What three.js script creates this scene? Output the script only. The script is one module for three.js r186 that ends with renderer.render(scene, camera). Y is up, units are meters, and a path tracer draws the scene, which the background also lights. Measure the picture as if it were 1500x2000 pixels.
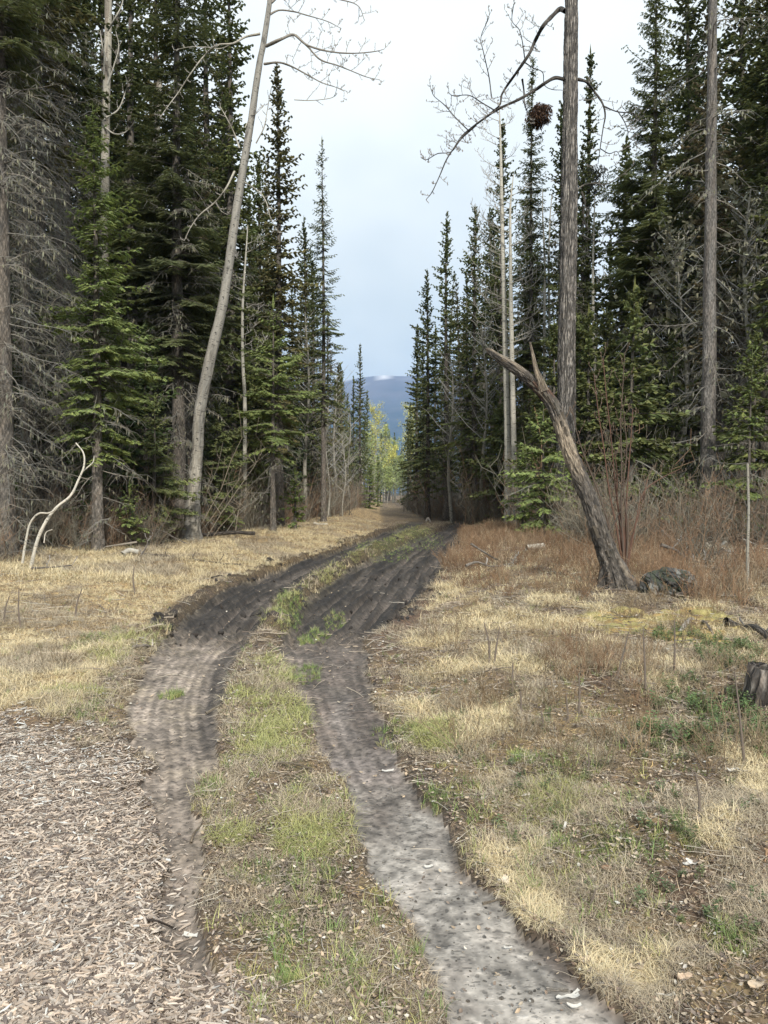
import * as THREE from 'three';

// ------------------------------------------------------------------ camera, sky, sun, exposure
const scene = new THREE.Scene();
const F = 1511, EYE = 1.6, HORIZON = 962;                    // focal length and horizon in photograph pixels (1500 x 2000)
const camera = new THREE.PerspectiveCamera(2 * Math.atan(1000 / F) * 180 / Math.PI, 0.75, 0.1, 20000);
const PITCH = -Math.atan((1000 - HORIZON) / F);
camera.position.set(0, EYE, 0);
camera.rotation.set(PITCH, 0, 0);
const renderer = new THREE.WebGLRenderer({ antialias: true });
renderer.setSize(768, 1024);
renderer.toneMapping = THREE.LinearToneMapping;
renderer.toneMappingExposure = 1.52;
renderer.shadowMap.enabled = true;

// ------------------------------------------------------------------ noise and random numbers
function rng(seed) { let s = (seed * 2654435761) >>> 0; return () => { s = (s + 0x6d2b79f5) | 0; let t = Math.imul(s ^ (s >>> 15), 1 | s); t = (t + Math.imul(t ^ (t >>> 7), 61 | t)) ^ t; return ((t ^ (t >>> 14)) >>> 0) / 4294967296; }; }
const TAB = new Float32Array(65536); { const r = rng(77); for (let i = 0; i < 65536; i++) TAB[i] = r(); }
const hsh = (ix, iy) => TAB[(Math.imul(ix, 374761) + Math.imul(iy, 668265) + ((Math.imul(ix ^ (iy << 5), 2246822) >>> 7))) & 65535];
function vn(x, y) { const ix = Math.floor(x), iy = Math.floor(y); let fx = x - ix, fy = y - iy; fx = fx * fx * (3 - 2 * fx); fy = fy * fy * (3 - 2 * fy); const a = hsh(ix, iy), b = hsh(ix + 1, iy), c = hsh(ix, iy + 1), d = hsh(ix + 1, iy + 1); return a + (b - a) * fx + (c - a) * fy + (a - b - c + d) * fx * fy; }
function fbm(x, y, o = 4) { let s = 0, a = 0.5, n = 0; for (let k = 0; k < o; k++) { s += a * vn(x + k * 17.3, y - k * 9.1); n += a; x *= 2.03; y *= 2.03; a *= 0.5; } return s / n; }
const clamp = (x, a = 0, b = 1) => Math.min(b, Math.max(a, x)), mix = (a, b, t) => a + (b - a) * t;
const sst = (a, b, x) => { const t = clamp((x - a) / (b - a)); return t * t * (3 - 2 * t); };
const V = (x, y, z) => new THREE.Vector3(x, y, z);

// sky: a bright, thin overcast, a little bluer low down
{
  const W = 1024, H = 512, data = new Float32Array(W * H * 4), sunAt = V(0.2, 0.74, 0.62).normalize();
  for (let j = 0; j < H; j++) {
    const el = ((j + 0.5) / H - 0.5) * Math.PI, y = Math.sin(el);
    for (let i = 0; i < W; i++) {
      const az = ((i + 0.5) / W - 0.5) * 2 * Math.PI, x = Math.cos(az) * Math.cos(el), z = Math.sin(az) * Math.cos(el), o = (j * W + i) * 4;
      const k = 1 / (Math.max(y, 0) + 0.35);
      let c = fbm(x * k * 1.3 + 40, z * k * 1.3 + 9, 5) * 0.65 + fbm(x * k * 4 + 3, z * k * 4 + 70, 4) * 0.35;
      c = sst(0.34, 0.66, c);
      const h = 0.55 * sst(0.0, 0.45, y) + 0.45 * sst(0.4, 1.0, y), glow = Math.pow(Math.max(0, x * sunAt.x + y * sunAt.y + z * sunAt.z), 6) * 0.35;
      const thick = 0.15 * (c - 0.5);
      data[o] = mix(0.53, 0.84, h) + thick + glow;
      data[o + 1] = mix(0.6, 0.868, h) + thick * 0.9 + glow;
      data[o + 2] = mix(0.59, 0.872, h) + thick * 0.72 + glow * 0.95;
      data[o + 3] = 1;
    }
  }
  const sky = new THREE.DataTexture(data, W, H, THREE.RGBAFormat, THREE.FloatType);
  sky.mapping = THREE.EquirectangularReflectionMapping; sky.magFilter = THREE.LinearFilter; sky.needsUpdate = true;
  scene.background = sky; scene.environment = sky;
  const sun = new THREE.DirectionalLight(new THREE.Color(1, 0.95, 0.86), 3.4);
  sun.position.copy(sunAt).multiplyScalar(80); sun.castShadow = true; sun.shadow.radius = 11;
  sun.shadow.mapSize.set(2048, 2048); Object.assign(sun.shadow.camera, { left: -50, right: 50, top: 50, bottom: -50, far: 250 });
  scene.add(sun, sun.target); sun.target.position.set(0, 0, -25);
}
scene.fog = new THREE.FogExp2(new THREE.Color(0.25, 0.5, 1.0), 0.0001);

// ------------------------------------------------------------------ naming
const used = new Map();
function numbered(n) { const k = used.get(n) ?? 0; used.set(n, k + 1); return k ? n + '_' + String(k).padStart(3, '0') : n; }
function tag(o, label, category, group, kind) { if (label) o.userData.label = label; if (category) o.userData.category = category; if (group) o.userData.group = group; if (kind) o.userData.kind = kind; return o; }
function base(name, p, label, category, group) { const o = new THREE.Group(); o.name = numbered(name); o.position.copy(p); tag(o, label, category, group); scene.add(o); return o; }
function add(name, geo, mat, parent) { const m = new THREE.Mesh(geo, mat); m.name = parent ? name : numbered(name); m.castShadow = m.receiveShadow = true; (parent ?? scene).add(m); return m; }

// ------------------------------------------------------------------ pixels of the photograph to places
const cp = Math.cos(PITCH), sp = Math.sin(PITCH);
function at(px, py, d) { const x = (px - 750) / F, y = (1000 - py) / F, yy = y * cp + sp, zz = y * sp - cp; const k = d / -zz; return V(x * k, EYE + yy * k, -d); }
const dOf = (py) => EYE * F / (py - HORIZON), xOf = (px, d) => (px - 750) / F * d;

// ------------------------------------------------------------------ plan of the trail (lines traced once, then used as places on the ground)
const line = (rows) => rows.map(([py, a, b]) => { const d = dOf(py); return [Math.log(d), xOf(a, d), xOf(b, d)]; }).sort((p, q) => p[0] - q[0]);
function along(L, d) { const k = Math.log(Math.max(d, 0.3)); if (k <= L[0][0]) return [L[0][1], L[0][2]]; for (let i = 1; i < L.length; i++) if (k <= L[i][0]) { const t = (k - L[i - 1][0]) / (L[i][0] - L[i - 1][0]); return [mix(L[i - 1][1], L[i][1], t), mix(L[i - 1][2], L[i][2], t)]; } const e = L[L.length - 1]; return [e[1], e[2]]; }
const RUT_L = line([[2150, 300, 420], [2000, 315, 420], [1750, 315, 405], [1600, 300, 390], [1500, 285, 410], [1400, 245, 435], [1300, 280, 455], [1250, 305, 490], [1200, 350, 525], [1150, 430, 590], [1100, 560, 672], [1075, 640, 722], [1050, 705, 765], [1035, 755, 800], [1020, 800, 830]]);
const RUT_R = line([[2150, 940, 1330], [2000, 880, 1230], [1900, 830, 1120], [1800, 790, 1020], [1700, 740, 925], [1600, 690, 840], [1500, 640, 775], [1400, 600, 740], [1300, 560, 720], [1250, 545, 715], [1200, 560, 780], [1150, 620, 835], [1100, 690, 868], [1075, 745, 880], [1050, 805, 892], [1035, 850, 905], [1020, 890, 940]]);
const EDGE_L = line([[2100, -900, 0], [1450, -60, 0], [1420, 120, 0], [1350, 175, 0], [1280, 240, 0], [1220, 280, 0], [1180, 330, 0], [1130, 470, 0], [1090, 590, 0], [1060, 680, 0], [1035, 745, 0], [1010, 745, 0], [990, 742, 0]]);
const EDGE_R = line([[2100, 1420, 0], [2000, 1260, 0], [1800, 1060, 0], [1600, 900, 0], [1450, 820, 0], [1300, 780, 0], [1200, 840, 0], [1150, 858, 0], [1100, 882, 0], [1060, 900, 0], [1035, 912, 0], [1015, 960, 0], [990, 1010, 0]]);
const WOOD_L = [[0, -7.6], [13, -7.5], [16, -7.4], [22, -5.6], [33, -4.6], [45, -3.5], [75, -2.6], [110, -1.3], [160, -9], [400, -60]];   // where the forest begins
const WOOD_R = [[0, 5.5], [11, 4.6], [13, 4.2], [21, 4.6], [30, 4.7], [40, 4.6], [50, 2.8], [90, 2.7], [110, 2.4], [160, 9], [400, 60]];
const poly = (L, d) => { if (d <= L[0][0]) return L[0][1]; for (let i = 1; i < L.length; i++) if (d <= L[i][0]) return mix(L[i - 1][1], L[i][1], (d - L[i - 1][0]) / (L[i][0] - L[i - 1][0])); return L[L.length - 1][1]; };
function patch(x0, y0, x1, y1) { const d0 = dOf(y0), d1 = dOf(y1), d = (d0 + d1) / 2; return { x: xOf((x0 + x1) / 2, dOf((y0 + y1) / 2)), d, rx: (x1 - x0) / 2 / F * dOf((y0 + y1) / 2), rd: Math.max(0.05, (d0 - d1) / 2) }; }
const inPatch = (p, x, d) => { const a = (x - p.x) / p.rx, b = (d - p.d) / p.rd; return clamp(1.35 - Math.sqrt(a * a + b * b)); };
const patches = (rows) => rows.map((r) => patch(...r));
const inAny = (P, x, d) => { let m = 0; for (const p of P) { if (Math.abs(x - p.x) < p.rx * 1.4 && Math.abs(d - p.d) < p.rd * 1.4) m = Math.max(m, inPatch(p, x, d)); } return m; };
const GREEN = patches([[455, 1685, 650, 1740], [460, 1775, 690, 1870], [690, 1955, 800, 2010], [385, 1535, 430, 1575], [150, 1232, 205, 1275], [540, 1182, 582, 1215], [585, 1212, 642, 1245], [555, 1298, 630, 1328], [635, 1182, 672, 1202], [310, 1350, 350, 1366], [730, 1415, 810, 1465], [862, 1408, 895, 1442], [1055, 1655, 1310, 1725], [1040, 1500, 1160, 1565], [560, 1505, 600, 1560], [770, 1026, 860, 1062], [700, 1046, 800, 1085], [1320, 1650, 1370, 1700], [540, 1900, 580, 1950], [130, 1380, 185, 1420], [830, 1560, 900, 1600], [1390, 1830, 1480, 1890], [1000, 1490, 1060, 1530]]);
const YELLOWGREEN = patches([[455, 1280, 590, 1390], [460, 1380, 600, 1520], [60, 1360, 190, 1420], [530, 1530, 720, 1680], [405, 1625, 490, 1665], [760, 1030, 850, 1080], [640, 1066, 780, 1110], [580, 1100, 690, 1160], [520, 1160, 620, 1230], [200, 1225, 330, 1300], [800, 1420, 900, 1480], [1000, 1560, 1250, 1660], [380, 1535, 440, 1580]]);
const MOSS = patches([[1150, 1232, 1290, 1262], [1290, 1236, 1430, 1268], [1300, 1262, 1400, 1300]]);
const BERRY = patches([[1300, 1265, 1440, 1310], [1340, 1385, 1510, 1520], [1230, 1450, 1400, 1510], [1380, 1300, 1520, 1360]]);
const RED = patches([[850, 1085, 1200, 1200], [1180, 1120, 1520, 1235], [1090, 1300, 1290, 1415]  , [1000, 1060, 1250, 1130], [880, 1040, 980, 1100]]);

function groundInfo(x, d) {
  const [l0, l1] = along(RUT_L, d), [r0, r1] = along(RUT_R, d), el = along(EDGE_L, d)[0], er = along(EDGE_R, d)[0];
  const n1 = fbm(x * 3.1 + 5, d * 3.1 + 11, 3) - 0.5, wob = n1 * 0.17;
  const near = d < 0.6 ? 0 : 1;
  const lw = (l1 - l0) / 2, rw = (r1 - r0) / 2, lt = (x - (l0 + l1) / 2 + wob) / lw, rt = (x - (r0 + r1) / 2 + wob) / rw;
  const gone = 1 - sst(38, 46, d);
  const inL = (1 - sst(0.8, 1.15, Math.abs(lt))) * gone * near, inR = (1 - sst(0.8, 1.15, Math.abs(rt))) * gone * near;
  const churn = sst(7.4, 10, d) * (1 - sst(34, 42, d));          // the soft wet stretch
  const left = sst(0.25, -0.25, x - el + wob * 1.5), right = sst(-0.3, 0.3, x - er + wob * 1.5);
  const woodL = sst(0.8, -1.2, x - poly(WOOD_L, d) + n1 * 1.6), woodR = sst(-1.0, 1.0, x - poly(WOOD_R, d) + n1 * 1.6);
  const mudAll = (1 - left) * (1 - right) * churn;
  const chipLine = 4.95 + n1 * 1.2 + (vn(x * 2, 3) - 0.5) * 0.4;
  const chips = sst(0.22, -0.22, x - mix(l0 - 0.02, l1 + 0.05, sst(2.7, 2.4, d)) + wob) * sst(0.7, -0.5, d - chipLine - (x > l0 - 0.4 ? -0.2 : 0)) * near;
  let print = 0, ridge = 0;
  const m0 = Math.max(inL, inR);
  if (m0 > 0.05 && d < 45) { // tyre prints: tyre widths side by side, lugs across them, ridges along
    const w = inL > inR ? lw : rw, t = (inL > inR ? lt : rt) - wob / w, u = t * w / 0.13, a = Math.abs(((u + 40.5) % 2) - 1), s = d * 1.02 + x * 0.25 + n1 * 0.1;
    const where = sst(0.3, 0.5, fbm(x * 1.6 + 9, d * 0.9, 3));
    print = m0 * where * sst(-0.35, 0.35, Math.sin((s / mix(0.08, 0.2, churn) + a * 0.6) * 6.283)) * sst(0.08, 0.22, a) * sst(0.98, 0.84, a);
    const rib = sst(0.35, -0.25, Math.sin((t * w / mix(0.085, 0.2, churn) + (vn(d * 0.5, 4) - 0.5) * 0.9) * 6.283)) * sst(0.3, 0.44, fbm(t * 1.1 + 4, d * 0.45 + (inL > inR ? 9 : 0), 3)) * (0.35 + 0.65 * sst(0.2, 0.45, vn(t * 6, d * 3)));
    print = Math.max(print * (d < 4.2 ? 1 : 0), m0 * rib);
    ridge = m0 * (0.6 * vn(u * mix(5, 1.5, churn) + 9, d * 0.32) + 0.4 * vn(u * 3.1 + 30, d * 0.6) - 0.5);
  }
  return { print, ridge, l0, l1, r0, r1, el, er, lt, rt, lw, rw, inL, inR, churn, left, right, woodL, woodR, mudAll, chips, n1 };
}
// pale dried silt on the left part of the near right rut
const silt = (x, d, G) => G.inR * sst(4.35, 3.6, d + G.n1 * 1.1) * sst(1.1, 0.72, Math.abs(G.rt + 0.06 + (vn(x * 5, d * 5) - 0.5) * 0.5));
function groundY(x, d, G) {
  G = G ?? groundInfo(x, d);
  if (d > 400 || Math.abs(x) > 400) return -0.4;
  let y = 0;
  const bankR = sst(0, 1.4, x - G.er + 0.15) * mix(0.1, 0.42, sst(5, 14, d)) + sst(1, 9, x - G.er) * 0.25 * sst(4, 12, d);
  const bankL = sst(0, 1.6, G.el + 0.1 - x) * mix(0.03, 0.2, sst(6, 14, d)) + sst(1, 9, G.el - x) * 0.25;
  y += bankR + bankL;
  const wild = Math.max(G.left, G.right, G.woodL, G.woodR);
  y += (fbm(x * 0.5, d * 0.5, 3) - 0.5) * mix(0.05, 0.22, wild);
  y += (fbm(x * 3.3, d * 3.3, 3) - 0.5) * mix(0.03, 0.1, wild);
  if (d < 45 && Math.abs(x) < 20) {
    y += (fbm(x * 14, d * 14, 3) - 0.5) * mix(0.022, 0.05, wild) * (1 - 0.9 * Math.max(G.inL, G.inR));
    for (const [m, t, w] of [[G.inL, G.lt, G.lw], [G.inR, G.rt, G.rw]]) {
      const depth = mix(0.035, 0.15, G.churn);
      y -= m * depth * (0.75 + 0.25 * fbm(d * 0.9, t * 2, 2));
      const berm = Math.exp(-Math.pow((Math.abs(t) - 1.22) / 0.22, 2)) * (1 - m * 0.5);
      y += berm * mix(0.012, 0.075, G.churn) * (0.3 + 1.4 * vn(x * 4, d * 4)) * (d < 40 ? 1 : 0);
        }
    y -= G.print * mix(0.008, 0.04, G.churn) * mix(0.5, 1, sst(3.5, 5, d)) * (1 - 0.8 * silt(x, d, G)) + G.ridge * mix(0.012, 0.19, G.churn) * (1 - 0.95 * silt(x, d, G));
    y += G.mudAll * (1 - 0.85 * Math.max(G.inL, G.inR)) * (fbm(x * 5 + 4, d * 2.5, 3) - 0.5) * 0.1;
  }
  return y;
}
const onGround = (x, d, lift = 0) => V(x, groundY(x, d) + lift, -d);
function groundAt(px, py) { let d = dOf(Math.max(py, HORIZON + 8)), p; for (let i = 0; i < 12; i++) { const x = xOf(px, d); const g = groundY(x, d); d = mix(d, (EYE - g) * F / (py - HORIZON), 0.7); p = V(xOf(px, d), g, -d); } p.y = groundY(p.x, d); return p; }

// ------------------------------------------------------------------ textures
function dataTex(n, f, srgb) { const a = new Uint8Array(n * n * 4); for (let j = 0; j < n; j++) for (let i = 0; i < n; i++) { const c = f(i / n, j / n), o = (j * n + i) * 4; for (let k = 0; k < 3; k++) a[o + k] = clamp((Array.isArray(c) ? c[k] : c)) * 255; a[o + 3] = 255; } const t = new THREE.DataTexture(a, n, n); t.magFilter = THREE.LinearFilter; t.wrapS = t.wrapT = THREE.RepeatWrapping; if (srgb) t.colorSpace = THREE.SRGBColorSpace; t.needsUpdate = true; return t; }
function tn(u, v, fx, fy, o, s = 0) { let t = 0, a = 0.5, n = 0; for (let k = 0; k < o; k++) { const X = u * fx, Y = v * fy, ix = Math.floor(X), iy = Math.floor(Y); let p = X - ix, q = Y - iy; p = p * p * (3 - 2 * p); q = q * q * (3 - 2 * q); const w = (i, j) => hsh(((i % fx) + fx) % fx + k * 131 + s, ((j % fy) + fy) % fy + k * 57 + s * 3); t += a * mix(mix(w(ix, iy), w(ix + 1, iy), p), mix(w(ix, iy + 1), w(ix + 1, iy + 1), p), q); n += a; a *= 0.5; fx *= 2; fy *= 2; } return t / n; }
// litter: short needles, stalks and scraps lying every way, as grain of the soil
function litterCanvas(n, seed, count, lo, hi) {
  const c = document.createElement('canvas'); c.width = c.height = n; const g = c.getContext('2d'), r = rng(seed);
  g.fillStyle = 'rgb(120,112,104)'; g.fillRect(0, 0, n, n);
  for (let k = 0; k < 2600; k++) { const s = 60 + r() * 110 | 0; g.fillStyle = `rgba(${s},${s * 0.95 | 0},${s * 0.88 | 0},0.35)`; const x = r() * n, y = r() * n, w = 4 + r() * 22; for (const ox of [-n, 0, n]) for (const oy of [-n, 0, n]) { if (x + ox < -40 || x + ox > n + 40 || y + oy < -40 || y + oy > n + 40) continue; g.beginPath(); g.ellipse(x + ox, y + oy, w, w * (0.4 + r() * 0.5), r() * 3, 0, 7); g.fill(); } }
  for (let k = 0; k < count; k++) {
    const x = r() * n, y = r() * n, a = r() * 6.28, l = 6 + r() * r() * 42, w = 1 + r() * 2.4, s = lo + r() * (hi - lo) | 0, bend = (r() - 0.5) * 12;
    g.strokeStyle = `rgba(${s},${s * (0.9 + r() * 0.08) | 0},${s * (0.78 + r() * 0.12) | 0},0.9)`; g.lineWidth = w;
    for (const ox of [-n, 0, n]) for (const oy of [-n, 0, n]) { if (x + ox < -60 || x + ox > n + 60 || y + oy < -60 || y + oy > n + 60) continue; const X = x + ox, Y = y + oy; g.beginPath(); g.moveTo(X, Y); g.quadraticCurveTo(X + Math.cos(a) * l / 2 - Math.sin(a) * bend, Y + Math.sin(a) * l / 2 + Math.cos(a) * bend, X + Math.cos(a) * l, Y + Math.sin(a) * l); g.stroke(); }
  }
  return c;
}
function canvasTex(c, srgb, rx, ry) { const t = new THREE.CanvasTexture(c); t.wrapS = t.wrapT = THREE.RepeatWrapping; if (srgb) t.colorSpace = THREE.SRGBColorSpace; t.repeat.set(rx, ry ?? rx); return t; }
const litter = litterCanvas(1024, 5, 9000, 40, 255);
const litterMap = canvasTex(litter, true, 1 / 1.7), litterBump = canvasTex(litter, false, 1 / 1.7);
const mudF = (u, v) => { const a = tn(u, v, 6, 6, 6), b = tn(u, v, 40, 40, 3, 9), cr = tn(u, v, 70, 110, 2, 4); return 0.45 + (a - 0.5) * 0.6 + (b - 0.5) * 0.6 - sst(0.68, 0.78, cr) * 0.2 + sst(0.3, 0.2, cr) * 0.1; };
const mudBump = dataTex(512, mudF), mudMap = dataTex(512, (u, v) => { const k = 0.78 + (mudF(u, v) - 0.45) * 0.85; return [k, k * 0.99, k * 0.98]; }, true);
mudBump.repeat.set(1 / 1.3, 1 / 1.3); mudMap.repeat.set(1 / 1.3, 1 / 1.3);
// furrowed bark: u runs round the trunk, v up it (one tile = 1 m)
const barkF = (u, v) => { const w = tn(u, v, 5, 3, 3, 2) * 0.12; const r = 1 - Math.abs(tn(u + w, v, 22, 4, 3, 7) - 0.5) * 3.2; return clamp(0.85 - sst(0.35, 1, r) * 0.75 + (tn(u, v, 60, 40, 2, 3) - 0.5) * 0.3); };
const scaleF = (u, v) => { const a = tn(u, v, 26, 16, 3, 11); return clamp(0.5 + (a - 0.5) * 1.5 + (tn(u, v, 70, 60, 2, 5) - 0.5) * 0.5); };
const barkBump = dataTex(512, barkF), barkMap = dataTex(512, (u, v) => { const f = barkF(u, v), k = 0.42 + f * 0.5, l = sst(0.62, 0.75, tn(u, v, 9, 9, 4, 21)) * 0.13; return [k + l, k * 0.97 + l, k * 0.94 + l * 0.8]; }, true);
const scaleBump = dataTex(512, scaleF), scaleMap = dataTex(512, (u, v) => { const k = 0.5 + scaleF(u, v) * 0.42, l = sst(0.58, 0.72, tn(u, v, 12, 7, 4, 31)) * 0.14; return [k + l, k * 0.97 + l, k * 0.94 + l]; }, true);
const aspenF = (u, v) => { const len = sst(0.72, 0.8, tn(u, v, 4, 46, 2, 13)) * 0.6, scar = sst(0.76, 0.84, tn(u, v, 7, 6, 3, 17)) * 0.8; return clamp(0.9 - len - scar + (tn(u, v, 20, 60, 3, 8) - 0.5) * 0.25); };
const aspenBump = dataTex(512, aspenF), aspenMap = dataTex(512, (u, v) => { const k = 0.3 + aspenF(u, v) * 0.68; return [k, k * 0.985, k * 0.95]; }, true);

const meanOf = (px, n) => { let t = 0; for (let k = 0; k < n; k++) { const v = px[k * 4] / 255; t += v <= 0.04045 ? v / 12.92 : ((v + 0.055) / 1.055) ** 2.4; } return t / n; };
const MEAN_SOIL = meanOf(litter.getContext('2d').getImageData(0, 0, 1024, 1024).data, 1024 * 1024), MEAN_MUD = meanOf(mudMap.image.data, 512 * 512);
console.log('means', MEAN_SOIL, MEAN_MUD);
const std = (o) => new THREE.MeshStandardMaterial({ roughness: 0.92, metalness: 0, vertexColors: true, side: THREE.DoubleSide, ...o });
const M = {
  soil: std({ map: litterMap, bumpMap: litterBump, bumpScale: 0.012, roughness: 0.95 }),
  mud: std({ map: mudMap, bumpMap: mudBump, bumpScale: 0.011, roughness: 0.85 }),
  bark: std({ map: barkMap, bumpMap: barkBump, bumpScale: 0.025 }),
  scale: std({ map: scaleMap, bumpMap: scaleBump, bumpScale: 0.012 }),
  aspen: std({ map: aspenMap, bumpMap: aspenBump, bumpScale: 0.006, roughness: 0.8 }),
  needle: new THREE.MeshPhysicalMaterial({ roughness: 1, metalness: 0, vertexColors: true, side: THREE.DoubleSide, transmission: 0.3, thickness: 0, specularIntensity: 0.2 }),
  twig: std({ roughness: 0.95 }),
  leaf: std({ roughness: 0.85 }),
  blade: std({ roughness: 0.75 }),
  stone: std({ bumpMap: scaleBump, bumpScale: 0.02, roughness: 0.95 }),
  hill: std({ roughness: 1 }),
};

// ------------------------------------------------------------------ geometry collector
class GB {
  constructor() { this.p = []; this.n = []; this.c = []; this.u = []; this.i = []; }
  get count() { return this.p.length / 3; }
  v(x, y, z, nx, ny, nz, c, u = 0, w = 0) { this.p.push(x, y, z); this.n.push(nx, ny, nz); this.c.push(c[0], c[1], c[2]); this.u.push(u, w); return this.p.length / 3 - 1; }
  tri(a, b, c, col) { const ux = b.x - a.x, uy = b.y - a.y, uz = b.z - a.z, vx = c.x - a.x, vy = c.y - a.y, vz = c.z - a.z; let nx = uy * vz - uz * vy, ny = uz * vx - ux * vz, nz = ux * vy - uy * vx; const l = Math.hypot(nx, ny, nz) || 1; nx /= l; ny /= l; nz /= l; const k = this.v(a.x, a.y, a.z, nx, ny, nz, col); this.v(b.x, b.y, b.z, nx, ny, nz, col); this.v(c.x, c.y, c.z, nx, ny, nz, col); this.i.push(k, k + 1, k + 2); }
  diamond(a, b, side, col, at = 0.45) { // flat pointed blade from a to b, half width vector side
    const mx = mix(a.x, b.x, at), my = mix(a.y, b.y, at), mz = mix(a.z, b.z, at);
    let nx = side.y * (b.z - a.z) - side.z * (b.y - a.y), ny = side.z * (b.x - a.x) - side.x * (b.z - a.z), nz = side.x * (b.y - a.y) - side.y * (b.x - a.x); const l = Math.hypot(nx, ny, nz) || 1; nx /= l; ny /= l; nz /= l;
    const k = this.v(a.x, a.y, a.z, nx, ny, nz, col); this.v(mx + side.x, my + side.y, mz + side.z, nx, ny, nz, col); this.v(b.x, b.y, b.z, nx, ny, nz, col); this.v(mx - side.x, my - side.y, mz - side.z, nx, ny, nz, col); this.i.push(k, k + 1, k + 2, k, k + 2, k + 3);
  }
  tube(pts, rad, sides, col, o = {}) { // rad and col may be functions of (t, angle, point); cap closes the end
    const n = pts.length, T = V(), N = V(), B = V(), P = V(); let up = null, len = 0; const start = this.count, r0 = typeof rad === 'function' ? rad(0, 0, 0) : rad[0];
    const around = o.uv ? Math.max(1, Math.round(2 * Math.PI * r0 * (o.uv === true ? 1 : o.uv))) : 1;
    for (let k = 0; k < n; k++) {
      T.subVectors(pts[Math.min(k + 1, n - 1)], pts[Math.max(k - 1, 0)]).normalize();
      if (!up) up = Math.abs(T.y) < 0.9 ? V(0, 1, 0) : V(1, 0, 0);
      N.copy(up).addScaledVector(T, -up.dot(T)).normalize(); up = N.clone(); B.crossVectors(T, N);
      if (k) len += pts[k].distanceTo(pts[k - 1]);
      const t = k / (n - 1);
      for (let s = 0; s <= (o.uv ? sides : sides - 1); s++) {
        const a = s / sides * 2 * Math.PI, ca = Math.cos(a), sa = Math.sin(a), r = typeof rad === 'function' ? rad(t, s === sides ? 0 : a, len) : mix(rad[0], rad[1], t);
        const dx = N.x * ca + B.x * sa, dy = N.y * ca + B.y * sa, dz = N.z * ca + B.z * sa; P.copy(pts[k]);
        const c = typeof col === 'function' ? col(t, a, P, V(dx, dy, dz)) : col;
        this.v(P.x + dx * r, P.y + dy * r, P.z + dz * r, dx, dy, dz, c, s / sides * around, len * (o.uv === true ? 1 : o.uv || 1));
      }
    }
    const w = o.uv ? sides + 1 : sides;
    for (let k = 0; k < n - 1; k++) for (let s = 0; s < sides; s++) { const a = start + k * w + s, b = start + k * w + (o.uv ? s + 1 : (s + 1) % sides), c = a + w, d = b + w; this.i.push(a, b, d, a, d, c); }
    if (o.cap) { const e = pts[n - 1], m = this.v(e.x + T.x * (o.cap === true ? 0 : o.cap), e.y + T.y * (o.cap === true ? 0 : o.cap), e.z + T.z * (o.cap === true ? 0 : o.cap), T.x, T.y, T.z, o.capCol ?? (typeof col === 'function' ? col(1, 0, e, T) : col)); const f = start + (n - 1) * w; for (let s = 0; s < sides; s++) this.i.push(f + s, f + (o.uv ? s + 1 : (s + 1) % sides), m); }
    return this;
  }
  geo(smooth) {
    const g = new THREE.BufferGeometry();
    g.setAttribute('position', new THREE.Float32BufferAttribute(this.p, 3)); g.setAttribute('normal', new THREE.Float32BufferAttribute(this.n, 3));
    g.setAttribute('color', new THREE.Float32BufferAttribute(this.c, 3)); g.setAttribute('uv', new THREE.Float32BufferAttribute(this.u, 2));
    g.setIndex(new THREE.BufferAttribute(new Uint32Array(this.i), 1)); if (smooth) g.computeVertexNormals(); return g;
  }
}
const curve = (pts, n) => new THREE.CatmullRomCurve3(pts).getPoints(n);
const tint = (c, k, r, s = 0.15) => { const m = k * (1 + (r() - 0.5) * s * 2), h = (r() - 0.5) * s * 0.5; return [c[0] * m * (1 + h), c[1] * m, c[2] * m * (1 - h)]; };

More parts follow.
